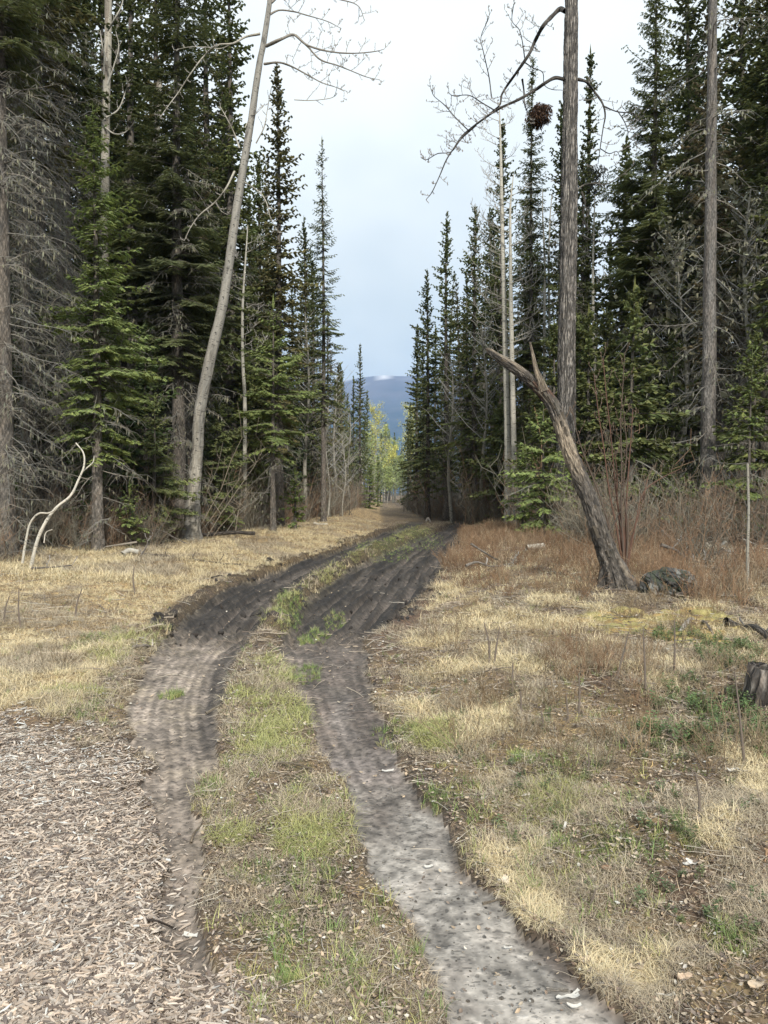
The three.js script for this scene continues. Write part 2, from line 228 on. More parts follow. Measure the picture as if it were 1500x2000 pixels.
// ------------------------------------------------------------------ the ground: one sheet to the horizon
{
  const xs = [], zs = []; let x = 0.3, s = 0.019;
  const R = []; for (x = 0; x < 2.0; x += s) R.push(x); while (x < 40) { R.push(x); s *= 1.022; s = Math.min(s, 0.9); x += s; } while (x < 9000) { R.push(x); s *= 1.22; x += s; }
  for (let k = R.length - 1; k > 0; k--) xs.push(-R[k]); for (const v of R) xs.push(v); for (let k = 0; k < xs.length; k++) xs[k] += 0.25;
  for (let d = -40; d < 0; d += 4) zs.push(d); for (let d = 0; d < 1.9; d += 0.2) zs.push(d);
  let d = 1.9; while (d < 62) { zs.push(d); d += Math.max(0.0165, 0.0072 * d); } let st = 0.4; while (d < 14000) { zs.push(d); d += st; st *= 1.12; }
  const nx = xs.length, nz = zs.length, P = new Float32Array(nx * nz * 3), C = new Float32Array(nx * nz * 3), U = new Float32Array(nx * nz * 2), wet = new Uint8Array(nx * nz);
  const col = [0, 0, 0], lay = (c, m) => { for (let k = 0; k < 3; k++) col[k] = mix(col[k], c[k], m); };
  for (let j = 0; j < nz; j++) for (let i = 0; i < nx; i++) {
    const X = xs[i], D = zs[j], G = groundInfo(X, D), o = j * nx + i;
    P[o * 3] = X; P[o * 3 + 1] = groundY(X, D, G); P[o * 3 + 2] = -D; U[o * 2] = X; U[o * 2 + 1] = D;
    const a = fbm(X * 1.3 + 31, D * 1.3 + 7, 4), b = fbm(X * 5 + 3, D * 5 + 17, 3), c = fbm(X * 17, D * 17 + 50, 3);
    col[0] = 0.25; col[1] = 0.205; col[2] = 0.15;                                              // trodden soil with old stalks
    lay([0.38, 0.32, 0.2], sst(0.42, 0.62, a) * 0.75);
    lay([0.13, 0.105, 0.085], sst(0.52, 0.68, b) * 0.65);
    if (D < 400) {
      lay([0.58, 0.475, 0.28], G.left * (1 - G.woodL) * (0.72 + 0.28 * sst(0.3, 0.5, b)) * sst(4.2, 5.6, D));   // straw on the left bank
      lay([0.25, 0.19, 0.13], G.left * sst(0.55, 0.66, b) * 0.7); lay([0.07, 0.058, 0.05], G.churn * sst(0.5, 0.9, Math.max(1 - Math.abs(Math.abs(G.lt) - 1.2) * 3, 1 - Math.abs(Math.abs(G.rt) - 1.2) * 3)) * 0.8);
      lay([0.36, 0.3, 0.19], G.right * sst(0.4, 0.6, a) * 0.7); lay([0.165, 0.12, 0.09], G.right * sst(0.5, 0.62, b) * 0.8);
      lay([0.42, 0.35, 0.21], sst(0.0, 1.6, D - 3) * G.right * sst(2.6, 0.4, X - G.er) * (1 - sst(10, 14, D)) * sst(0.35, 0.6, b) * 0.8);
      lay([0.15, 0.095, 0.07], inAny(RED, X, D) * 0.75); lay([0.2, 0.165, 0.07], inAny(MOSS, X, D) * 0.6 * sst(0.4, 0.55, b)); lay([0.07, 0.09, 0.035], inAny(BERRY, X, D) * 0.8);
      lay([0.27, 0.25, 0.12], inAny(YELLOWGREEN, X, D) * 0.5 * sst(0.35, 0.55, b)); lay([0.12, 0.17, 0.055], inAny(GREEN, X, D) * 0.6);
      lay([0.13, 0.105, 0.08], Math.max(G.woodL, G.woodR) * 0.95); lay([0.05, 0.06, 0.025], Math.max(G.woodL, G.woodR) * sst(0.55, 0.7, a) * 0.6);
      const brownR = (1 - G.right) * sst(0.15, 0.5, X - G.r1 + 0.2) * sst(6, 7.2, D) * (1 - sst(11, 14, D));
      lay([0.2, 0.135, 0.105], brownR * 0.85);
      lay(b > 0.55 ? [0.13, 0.105, 0.088] : [0.095, 0.078, 0.066], 0.6 * G.mudAll * sst(0.5, 0.72, a + b * 0.3 - inAny(GREEN, X, D) - inAny(YELLOWGREEN, X, D) * 0.5));
      // ruts: black and wet far off, drying to grey, pale silt near by
      const drying = sst(10.5, 7.6, D), m = Math.max(G.inL, G.inR);
      lay([0.05, 0.043, 0.038], m * (1 - drying) * 0.92);
      lay([0.3, 0.255, 0.215], G.inL * drying * (0.75 + 0.25 * sst(0.35, 0.55, b))); lay([0.1, 0.086, 0.075], G.inL * drying * sst(0.35, 0.75, G.lt) * sst(4.2, 5.2, D));
      const pale = silt(X, D, G);
      lay([0.18, 0.15, 0.13], G.inR * drying); lay([0.27, 0.24, 0.22], G.inR * drying * sst(0.4, 0.1, Math.abs(G.rt)) * sst(6.6, 6.0, D) * sst(4.6, 5.2, D) * 0.7); lay([0.4, 0.378, 0.345], pale * (0.72 + 0.28 * sst(0.3, 0.5, b))); lay([0.2, 0.185, 0.17], pale * sst(0.56, 0.72, fbm(X * 5, D * 22, 3)) * 0.18);
      lay([0.14, 0.12, 0.1], sst(0.95, 1.15, G.rt) * sst(2.1, 1.7, G.rt) * sst(5.2, 4.6, D) * (0.45 + 0.4 * b) * (D > 0.6 ? 1 : 0));
      lay([0.42, 0.38, 0.36], G.inR * sst(5.0, 4.6, D) * sst(4.1, 4.5, D) * 0.4);
      lay([0.13, 0.115, 0.1], G.inR * drying * sst(0.5, 0.63, b) * 0.55 * (1 - pale * 0.8));
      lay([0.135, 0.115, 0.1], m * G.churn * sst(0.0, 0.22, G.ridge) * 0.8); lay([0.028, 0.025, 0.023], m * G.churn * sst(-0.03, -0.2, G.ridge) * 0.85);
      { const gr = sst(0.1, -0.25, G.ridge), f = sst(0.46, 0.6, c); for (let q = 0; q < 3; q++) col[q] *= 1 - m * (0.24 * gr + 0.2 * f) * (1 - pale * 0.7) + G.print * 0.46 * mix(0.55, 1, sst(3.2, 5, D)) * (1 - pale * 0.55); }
      lay([0.32, 0.265, 0.215], G.chips * 0.9 * (1 - 0.6 * G.inL)); lay([0.14, 0.11, 0.09], G.chips * sst(0.5, 0.64, b) * 0.6);
      wet[o] = m > 0.5 && (G.chips < 0.5 || G.inL > 0.6) ? 1 : 0;
    } else { const f = fbm(X * 0.004, D * 0.004, 4); lay([0.05, 0.065, 0.035], 1); lay([0.08, 0.075, 0.05], sst(0.45, 0.6, f)); }
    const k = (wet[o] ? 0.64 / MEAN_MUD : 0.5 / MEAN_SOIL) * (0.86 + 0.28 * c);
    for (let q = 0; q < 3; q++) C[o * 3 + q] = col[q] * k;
  }
  const soil = [], mud = [];
  for (let j = 0; j < nz - 1; j++) for (let i = 0; i < nx - 1; i++) { const a = j * nx + i, b = a + 1, c = a + nx, e = c + 1; (wet[a] + wet[b] + wet[c] + wet[e] > 2 ? mud : soil).push(a, b, c, b, e, c); }
  const g = new THREE.BufferGeometry();
  g.setAttribute('position', new THREE.BufferAttribute(P, 3)); g.setAttribute('color', new THREE.BufferAttribute(C, 3)); g.setAttribute('uv', new THREE.BufferAttribute(U, 2));
  const I = new Uint32Array(soil.length + mud.length); I.set(soil); I.set(mud, soil.length); g.setIndex(new THREE.BufferAttribute(I, 1)); g.addGroup(0, soil.length, 0); g.addGroup(soil.length, mud.length, 1); g.computeVertexNormals();
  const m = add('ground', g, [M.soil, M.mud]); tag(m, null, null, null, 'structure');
  console.log('ground', nx, nz, (I.length / 3) | 0);
}

// ------------------------------------------------------------------ the mountain beyond the trees
{
  const nx = 150, nz = 40, P = [], C = [], I = [], top = (u) => { const px = mix(-900, 2400, u); let py = 742 + 26 * Math.sin(px * 0.0022 + 1.2) - 16 * Math.exp(-Math.pow((px - 800) / 220, 2)) + Math.max(0, Math.abs(px - 780) - 300) * 0.06; return py + (fbm(px * 0.02, 3, 4) - 0.5) * 16; };
  for (let j = 0; j <= nz; j++) for (let i = 0; i <= nx; i++) {
    const u = i / nx, t = j / nz, px = mix(-900, 2400, u), D0 = 6200, hTop = (HORIZON - top(u)) / F * D0, h = hTop * Math.pow(t, 1.25), d = D0 - 2600 * (1 - t) + (fbm(u * 30, t * 6, 4) - 0.5) * 700 * (1 - t) * t * 4;
    const X = xOf(px, D0), f = fbm(u * 120, t * 34, 4), g2 = fbm(u * 40 + 9, t * 10, 4);
    P.push(X, h - 10 + (f - 0.5) * 50 * t * (1 - t), -d);
    let c = [0.035, 0.05, 0.04]; const rock = sst(0.5, 0.9, t + (g2 - 0.5) * 0.5); c = c.map((v, k) => mix(v, [0.12, 0.115, 0.11][k], rock)); const snow = sst(0.9, 0.99, t) * sst(0.64, 0.74, f) * 0.6; c = c.map((v) => mix(v, 0.8, snow)); C.push(...c);
  }
  for (let j = 0; j < nz; j++) for (let i = 0; i < nx; i++) { const a = j * (nx + 1) + i, b = a + 1, c = a + nx + 1, e = c + 1; I.push(a, b, e, a, e, c); }
  const g = new THREE.BufferGeometry(); g.setAttribute('position', new THREE.Float32BufferAttribute(P, 3)); g.setAttribute('color', new THREE.Float32BufferAttribute(C, 3)); g.setIndex(I); g.computeVertexNormals();
  tag(add('mountain', g, M.hill), 'blue hazy mountain ridge with traces of snow beyond the trail end', null, null, 'structure');
}

// ------------------------------------------------------------------ spruce trees
const DARK = [0.112, 0.128, 0.052], MID = [0.138, 0.158, 0.06], FRESH = [0.19, 0.235, 0.078], WARM = [0.15, 0.142, 0.063], GREY = [0.17, 0.158, 0.136], BARK = [0.25, 0.232, 0.21];
function needles(gb, a, b, w, r, col, both) {
  const dx = b.x - a.x, dy = b.y - a.y, dz = b.z - a.z, h = Math.hypot(dx, dz) || 1e-3, c = tint(col, 1, r, 0.36);
  gb.diamond(a, b, V(-dz / h * w, 0, dx / h * w), c); if (both) gb.diamond(a, b, V((r() - 0.5) * w, w * 0.8, (r() - 0.5) * w), tint(c, 0.95, r, 0.1));
}
function spray(gb, o, az, L, e0, e1, detail, col, r) { // a spruce branch: an axis with side twigs in a drooping fan
  const step = [0.34, 0.2, 0.125][detail], n = Math.max(2, Math.round(L / step)), pts = [o.clone()], q = o.clone(); let a = az;
  for (let k = 1; k <= n; k++) { const t = k / n, e = mix(e0, e1, t) + (t > 0.75 ? (t - 0.75) * 1.6 : 0); a += (r() - 0.5) * 0.12; q.add(V(Math.cos(a) * Math.cos(e), Math.sin(e), Math.sin(a) * Math.cos(e)).multiplyScalar(L / n)); pts.push(q.clone()); }
  if (detail) gb.tube(pts, [0.008 + L * 0.007, 0.003], 3, [0.1, 0.085, 0.07]);
  const w = [0.1, 0.058, 0.022][detail];
  for (let k = 0; k <= n; k++) {
    const t = k / n, p = pts[k], bare = t < 0.16 && L > 0.6; if (bare && r() < 0.7) continue;
    if (k < n) needles(gb, p, pts[k + 1], w * 1.1, r, col, true);
    for (const s of [-1, 1]) {
      if (r() < 0.1) continue;
      const l = (L * 0.36 * Math.pow(1 - t * 0.86, 0.8) * mix(0.55, 1, Math.min(1, t * 3 + 0.2)) + 0.05) * (0.65 + r() * 0.6), b = a + (az - a) * (1 - t) + s * (0.75 + r() * 0.4), dr = -0.12 - r() * 0.42;
      const D = V(Math.cos(b) * Math.cos(dr), Math.sin(dr), Math.sin(b) * Math.cos(dr)), e = p.clone().addScaledVector(D, l);
      needles(gb, p, e, w, r, col, detail < 2 || r() < 0.5);
      if (detail === 2 && l > 0.11) { const m = Math.floor(l / 0.058); for (let j = 1; j <= m; j++) for (const s2 of [-1, 1]) { const f = p.clone().addScaledVector(D, l * j / (m + 0.6)), b2 = b + s2 * 0.8, l2 = (l * 0.42 * (1 - j / (m + 1.5)) + 0.04) * (0.7 + r() * 0.5), d2 = dr - 0.15 - r() * 0.2; needles(gb, f, V(f.x + Math.cos(b2) * l2, f.y + Math.sin(d2) * l2, f.z + Math.sin(b2) * l2), w * 0.95, r, col, false); } }
      else if (detail === 1 && l > 0.25) for (const s2 of [-1, 1]) { const f = p.clone().addScaledVector(D, l * (0.3 + r() * 0.3)), b2 = b + s2 * 0.8, l2 = l * 0.45; needles(gb, f, V(f.x + Math.cos(b2) * l2, f.y + Math.sin(dr - 0.2) * l2, f.z + Math.sin(b2) * l2), w, r, col, false); }
    }
  }
}
function deadBranch(gb, o, az, L, r, col, thick = 1, twigs = 7) {
  const n = 4, pts = [o.clone()], q = o.clone(); let e = 0.1 - r() * 0.75, a = az;
  for (let k = 1; k <= n; k++) { e += (r() - 0.62) * 0.45; a += (r() - 0.5) * 0.5; q.add(V(Math.cos(a) * Math.cos(e), Math.sin(e), Math.sin(a) * Math.cos(e)).multiplyScalar(L / n)); pts.push(q.clone()); }
  gb.tube(pts, [(0.008 + L * 0.006) * thick, 0.003], 3, tint(col, 1, r, 0.25));
  for (let k = 0; k < twigs * L; k++) {
    const t = 0.15 + r() * 0.85, f = t * n, i = Math.min(n - 1, Math.floor(f)), p = pts[i].clone().lerp(pts[i + 1], f - i), b = a + (r() < 0.5 ? -1 : 1) * (0.4 + r() * 1.1), l = (0.15 + r() * 0.45) * Math.min(1, L), e2 = -0.1 - r() * 1.0;
    const m = V(p.x + Math.cos(b) * l * 0.5, p.y + Math.sin(e2) * l * 0.35 + 0.02, p.z + Math.sin(b) * l * 0.5), z = V(m.x + Math.cos(b + 0.4) * l * 0.4, m.y + Math.sin(e2 - 0.5) * l * 0.5, m.z + Math.sin(b + 0.4) * l * 0.4);
    gb.tube([p, m, z], [0.0045, 0.002], 3, tint(col, 1.05, r, 0.3));
    if (r() < 0.5) { const s = V(0.018 * (r() - 0.5), 0.0, 0.03 * (r() - 0.5)), c = tint(col[0] > 0.9 ? [0.8, 0.8, 0.7] : [0.18, 0.178, 0.125], 1, r, 0.35); gb.diamond(m, V(m.x + (r() - 0.5) * 0.05, m.y - 0.05 - r() * 0.12, m.z), s.set(0.012 + r() * 0.01, 0, 0.008), c); }   // a beard of lichen
  }
}
function spruceParts({ H, live, R, seed, detail = 1, col = DARK, dead = 1, rad, thin = 1, bark = BARK, lean = 0.15, up = 0.25, deadCol = GREY, lean0 = 0, gap = 0.16 }) {
  const r = rng(seed), r0 = rad ?? 0.045 + H * 0.0085, wob = (y) => V(Math.sin(y * 0.35 + seed) * lean * 0.3 * y / H + lean0 * y, y, Math.cos(y * 0.27 + seed * 2) * lean * 0.3 * y / H), tr = new GB(), cr = new GB(), de = new GB();
  const nseg = detail === 2 ? 60 : detail ? 20 : 6, tp = []; for (let k = 0; k <= nseg; k++) tp.push(wob(H * k / nseg - (k ? 0 : 0.15)));
  tr.tube(tp, (t, a, l) => { const flare = Math.exp(-l * 2.2) * 0.35 * (1 + 0.35 * Math.sin(a * 5 + seed)); return r0 * (Math.pow(1 - t, 0.85) + 0.012 + flare) * (1 + 0.05 * Math.sin(a * 3 + l * 2)); }, detail === 2 ? 14 : detail ? 7 : 4, (t, a, P) => tint(bark, 0.6 + 0.75 * fbm(a * 1.3 + seed, P.y * 2.6, 3), r, 0.18), { uv: true });
  let y = live;
  const sp0 = [0.5, 0.34, 0.27][detail];
  while (y < H - 0.12) {
    const t = (y - live) / (H - live), prof = Math.pow(1 - t, 0.78) * Math.min(1, 0.55 + t * 3.2) * R + 0.1, nb = Math.max(3, Math.round((detail ? 4.6 : 3.6) * thin + r() * 1.6)), a0 = r() * 6.28;
    const clump = 0.62 + 0.55 * vn(y * 1.1 + seed * 3, seed);
    for (let k = 0; k < nb; k++) {
      const az = a0 + k * 6.283 / nb + (r() - 0.5) * 0.7, L = prof * clump * (0.6 + r() * 0.6) * (0.55 + 0.9 * vn(az * 0.8 + seed, y * 0.45 + seed * 2)) * 1.08; if (L < 0.08) continue;
      const e0 = mix(-0.12, up + 0.55, t * t) + (r() - 0.5) * 0.2, e1 = mix(-0.62, up + 0.3, t) + (r() - 0.5) * 0.2;
      if (gap && vn(az * 1.1 + 3, y * 0.8 + seed) < gap) continue;
      const o = wob(y + (r() - 0.5) * 0.5);
      spray(cr, o, az, L, e0, e1, detail, tint(col, 0.85 + 0.4 * r(), r, 0.1), r);
    }
    y += sp0 * mix(1.1, 0.62, t) * (0.8 + r() * 0.4);
  }
  cr.tube([wob(H - 0.5), wob(H + 0.1)], [0.012, 0.004], 3, col); needles(cr, wob(H - 0.45), wob(H + 0.18), 0.035, r, col, true);
  if (dead > 0 && detail) {
    const top = live + (H - live) * 0.4; let yy = 0.35;
    while (yy < top) { const t = yy / top, L = R * (0.5 + 0.5 * Math.min(1, t * 3)) * (0.5 + r() * 0.65) * (t > 0.8 ? 0.8 : 1); deadBranch(de, wob(yy), r() * 6.283, L, r, deadCol, 1, (detail === 2 ? 10 : 6)); yy += (detail === 2 ? 0.075 : 0.14) / dead * (0.5 + r()); }
  }
  return { trunk: tr.geo(), crown: cr.geo(), dead: de.i.length ? de.geo() : null, tris: (tr.i.length + cr.i.length + de.i.length) / 3 };
}
let triCount = 0;
function spruce(p, opt, label, group, name = 'spruce_tree') {
  const o = base(name, p, label, 'spruce tree', group), g = spruceParts(opt);
  add('trunk', g.trunk, M.scale, o); add('crown', g.crown, M.needle, o); if (g.dead) tag(add('dead_branches', g.dead, M.twig, o), null, null, null, 'stuff'); triCount += g.tris; return o;
}
function copyOf(src, p, turn, scale, label, group) { const c = src.clone(); c.name = numbered(src.name.replace(/_\d+$/, '')); c.position.copy(p); c.rotation.y = turn; c.scale.setScalar(scale); c.rotation.z = (vn(p.x * 3.1, p.z * 2.3) - 0.5) * 0.07; c.rotation.x = (vn(p.z * 3.7, p.x * 1.9) - 0.5) * 0.05; c.userData = { ...src.userData }; if (label) c.userData.label = label; if (group) c.userData.group = group; else delete c.userData.group; scene.add(c); return c; }
const spot = (px, d) => { const x = xOf(px, d); return onGround(x, d, -0.04); };
const tall = (py, d) => EYE + (HORIZON - py) / F * d;

const SP = []; // [pixel column, distance, height, live crown starts at, crown radius, detail, colour, dead, extra, label]
SP.push([8, 15.2, 17, 9.5, 1.4, 2, DARK, 2.0, { rad: 0.21 }, 'thick spruce trunk at the far left edge of the photo, hung with grey dead twigs']);
SP.push([84, 19, 18.5, 9, 1.5, 1, WARM, 3, {}, 'twiggy spruce with grey dead boughs just right of the far left trunk']);
SP.push([137, 24, 22, 15.5, 1.3, 1, DARK, 0.35, { rad: 0.17 }, 'slim bare dark pole of a spruce rising behind the bright green spruce top']);
SP.push([190, 17.4, tall(238, 17.4), 2.4, 1.3, 2, FRESH, 0.8, { rad: 0.13, up: 0.1, thin: 1.35 }, 'bright green spruce with layered drooping boughs standing left of the leaning aspen']);
SP.push([262, 25, 21.5, 6, 1.7, 1, DARK, 1, {}, 'dark spruce in the left forest between the pale peeling trunk and the grey snag']);
SP.push([350, 23, 20.5, 4.8, 2.0, 2, DARK, 1, { rad: 0.22 }, 'tall full dark spruce with a thick straight trunk close behind the leaning aspen']);
SP.push([452, 29, 22.5, 4.4, 2.0, 1, MID, 0.8, {}, 'tall dark spruce whose crown passes behind the upper stem of the leaning aspen']);
SP.push([545, 30.5, tall(150, 30.5), 3.0, 1.75, 1, WARM, 0.8, {}, 'dark pointed spruce standing alone against the sky right of the leaning aspen']);
SP.push([508, 35, tall(330, 35), 2.5, 1.7, 1, MID, 0.8, {}, 'shorter dark spruce tucked behind the leaning aspen and the dark pointed spruce']);
SP.push([632, 36, tall(287, 36), 4.6, 1.15, 2, MID, 0.35, { thin: 0.62, rad: 0.13 }, 'thin sparse spruce with a see-through crown standing left of the sky gap']);
SP.push([533, 25.5, tall(602, 25.5), 2.5, 1.55, 2, FRESH, 0.4, { rad: 0.1, thin: 0.8 }, 'young light green spruce with long level lower boughs below the pointed spruce']);
SP.push([480, 28, tall(720, 28), 0.8, 1.5, 1, MID, 0.3, {}, 'low leafy spruce filling the gap right of the leaning aspen foot']);
SP.push([300, 20.5, tall(800, 20.5), 0.35, 0.95, 2, MID, 0.1, {}, 'small green spruce at the wood edge left of the leaning aspen foot']);
SP.push([228, 22, tall(720, 22), 0.4, 1.1, 1, MID, 0.1, {}, 'mid green young spruce right beside the pale peeling trunk']);
SP.push([576, 29, tall(930, 29), 0.1, 0.5, 1, FRESH, 0, {}, 'knee high spruce seedling at the left forest edge under the young light green spruce']);
SP.push([703, 76, tall(675, 76), 2, 1.15, 1, DARK, 0.3, {}, 'narrow dark spruce spire left of the distant mountain']);
SP.push([690, 80, tall(738, 80), 2, 1.0, 0, DARK, 0, {}, 'small far spruce spire just left of the narrow spire by the mountain']);
SP.push([660, 62, tall(715, 62), 1.5, 1.2, 1, WARM, 0.3, {}, 'brownish far spruce between the sparse spruce and the narrow spire']);
SP.push([612, 44, tall(520, 44), 2.2, 1.4, 1, DARK, 0.6, {}, 'dark spruce directly behind the sparse see-through spruce']);
SP.push([722, 70, tall(905, 70), 0.1, 0.8, 1, FRESH, 0, {}, 'light green young spruce at the left side of the far trail']);
SP.push([738, 84, tall(890, 84), 0.1, 0.8, 1, FRESH, 0, {}, 'pale green young spruce nearest the far trail end on its left']);
SP.push([55, 17.6, 18, 11, 1.5, 1, WARM, 3, { rad: 0.12 }, 'slim spruce massed with grey dead twigs close right of the far left trunk']);
SP.push([122, 20.5, 19, 11, 1.5, 1, DARK, 3, { rad: 0.13 }, 'slim spruce with a mass of grey dead twigs just left of the bright green spruce']);
SP.push([110, 31, 25, 7, 2.1, 1, DARK, 0.8, {}, 'tall dark spruce farther back between the far left trunk and the bare dark pole']);
SP.push([176, 34, 27, 6, 2.2, 1, MID, 0.8, {}, 'tall dark spruce farther back just left of the pale peeling trunk']);
SP.push([408, 33, 27, 5, 2.3, 1, DARK, 0.8, {}, 'tall dark spruce farther back just left of the leaning aspen upper stem']);
SP.push([312, 33, 27, 6, 2.2, 1, WARM, 0.8, {}, 'tall brownish spruce farther back just right of the grey snag']);
SP.push([238, 30, 25, 6, 2.0, 1, DARK, 0.8, {}, 'tall dark spruce farther back just right of the pale peeling trunk']);
SP.push([48, 26, 22, 6, 2.0, 1, DARK, 1.2, {}, 'tall dark spruce farther back beside the far left trunk']);
// right side
SP.push([1036, 30, tall(142, 30), 4.2, 1.3, 2, MID, 0.7, { rad: 0.13, bark: [0.3, 0.28, 0.26] }, 'spruce with a rusty witch broom near its top, left of the big cottonwood']);
SP.push([1145, 31.5, tall(132, 31.5), 3.8, 1.15, 1, DARK, 0.7, {}, 'spruce behind the big cottonwood with a dark round clump of twigs halfway up']);
SP.push([1382, 19, 23, 14.6, 1.9, 2, DARK, 0.3, { rad: 0.19, lean: 0.05, bark: [0.27, 0.26, 0.25] }, 'straight grey spruce trunk with few low boughs at the right of the photo']);
SP.push([1272, 26, 18.2, 2.6, 2.3, 2, MID, 0.9, {}, 'broad full dark green spruce right of the big cottonwood against the sky']);
SP.push([1216, 29, tall(305, 29), 2.2, 1.75, 1, MID, 0.6, {}, 'shorter full spruce between the big cottonwood and the broad spruce']);
SP.push([1335, 28.5, 21.5, 4, 2.1, 1, DARK, 1, {}, 'tall dark spruce just left of the straight grey trunk']);
SP.push([1440, 25, 20, 5, 2.0, 1, DARK, 1.2, {}, 'dark spruce with many grey dead boughs right of the straight grey trunk']);
SP.push([1494, 22, 18, 5.5, 1.8, 1, DARK, 1.4, {}, 'twiggy dark spruce at the far right edge of the photo']);
SP.push([835, 46, tall(530, 46), 1.6, 1.5, 1, DARK, 0.5, {}, 'leftmost dark spruce spire on the right side of the sky gap']);
SP.push([871, 44, tall(420, 44), 1.8, 1.45, 1, MID, 0.5, {}, 'second dark spruce spire from the sky gap on the right side']);
SP.push([926, 38, tall(405, 38), 2.0, 1.6, 1, MID, 0.6, {}, 'third and broader spruce spire from the sky gap on the right side']);
SP.push([978, 37, tall(262, 37), 3.0, 1.3, 1, DARK, 0.6, {}, 'dark spruce straight behind the pale aspen stems']);
SP.push([1092, 34, tall(235, 34), 3.0, 1.5, 1, DARK, 0.7, {}, 'dark spruce half hidden by the left edge of the big cottonwood trunk']);
SP.push([814, 57, tall(640, 57), 1.2, 1.3, 1, DARK, 0.4, {}, 'lower dark spruce stepping down to the far trail on its right']);
SP.push([797, 70, tall(815, 70), 0.8, 1.2, 1, MID, 0.2, {}, 'small dark spruce at the right corner of the far trail']);
SP.push([1062, 18.6, tall(815, 18.6), 0.35, 1.15, 2, FRESH, 0.15, { rad: 0.06, up: 0.1 }, 'light green young spruce standing in front of the big cottonwood foot']);
SP.push([1462, 15.4, tall(745, 15.4), 0.6, 0.95, 2, [0.13, 0.16, 0.05], 0.3, { rad: 0.04, thin: 0.6 }, 'thin yellow-green spruce sapling at the right edge beside a pale stick']);
SP.push([1232, 19.5, tall(905, 19.5), 0.2, 0.8, 2, FRESH, 0.1, { rad: 0.03, thin: 0.7 }, 'low green spruce sapling behind the red-stemmed willow']);
SP.push([1312, 22, tall(690, 22), 0.8, 1.3, 1, MID, 0.5, {}, 'half grown green spruce between the willow and the straight grey trunk']);
SP.push([1185, 24, tall(640, 24), 0.7, 1.3, 1, MID, 0.4, {}, 'half grown green spruce right behind the broken leaning log']);
SP.push([1020, 20, tall(905, 20), 0.15, 0.85, 2, FRESH, 0, { rad: 0.03 }, 'low light green spruce left of the big cottonwood foot']);
SP.push([1112, 19.6, tall(930, 19.6), 0.15, 0.8, 2, FRESH, 0, { rad: 0.03 }, 'low light green spruce right in front of the big cottonwood foot']);
SP.push([1345, 17.5, tall(985, 17.5), 0.1, 0.7, 2, FRESH, 0, { rad: 0.025 }, 'low green spruce seedling behind the grey fallen log on the right']);
SP.push([425, 24, tall(800, 24), 0.3, 1.1, 2, MID, 0.2, { rad: 0.04 }, 'young green spruce just right of the leaning aspen foot']);
SP.push([255, 18.5, tall(960, 18.5), 0.1, 0.7, 2, FRESH, 0, { rad: 0.025 }, 'low green spruce seedling by the short white log']);
SP.forEach(([px, d, H, live, R, detail, col, dead, ex, label], k) => spruce(spot(px, d), { H, live, R, detail, col, dead, seed: 11 + k * 7, ...ex }, label));
// the rusty broom and the dark clump are part of their trees
{
  const broom = (tree, px, py, d, size, col, name, label) => { const g = new GB(), r = rng(px), c = at(px, py, d).sub(tree.position); for (let k = 0; k < 900; k++) { const v = V(r() - 0.5, r() - 0.5, r() - 0.5).normalize(), q = size * Math.cbrt(r()) * (0.75 + 0.45 * vn(v.x * 2 + px, v.y * 2 + v.z)), e = c.clone().addScaledVector(v, q).add(V(0, -size * 0.2, 0)), o = e.clone().add(V((r() - 0.5) * 0.22, -0.05 - r() * 0.12, (r() - 0.5) * 0.22)); needles(g, e, o, 0.022, r, col, true); } tag(add(name, g.geo(), M.needle, tree), label); };
  const find = (s) => scene.children.find((o) => o.userData.label?.includes(s));
  broom(find('rusty witch broom'), 1058, 215, 29.6, 0.4, [0.11, 0.065, 0.042], 'witch_broom', 'rusty brown witch broom of dense twigs');
  broom(find('rusty witch broom'), 1046, 228, 30.2, 0.35, [0.13, 0.07, 0.04], 'witch_broom', 'rusty brown witch broom of dense twigs');
  broom(find('dark round clump'), 1153, 345, 30.9, 0.72, [0.06, 0.06, 0.05], 'witch_broom', 'dark round clump of dense twigs');
}

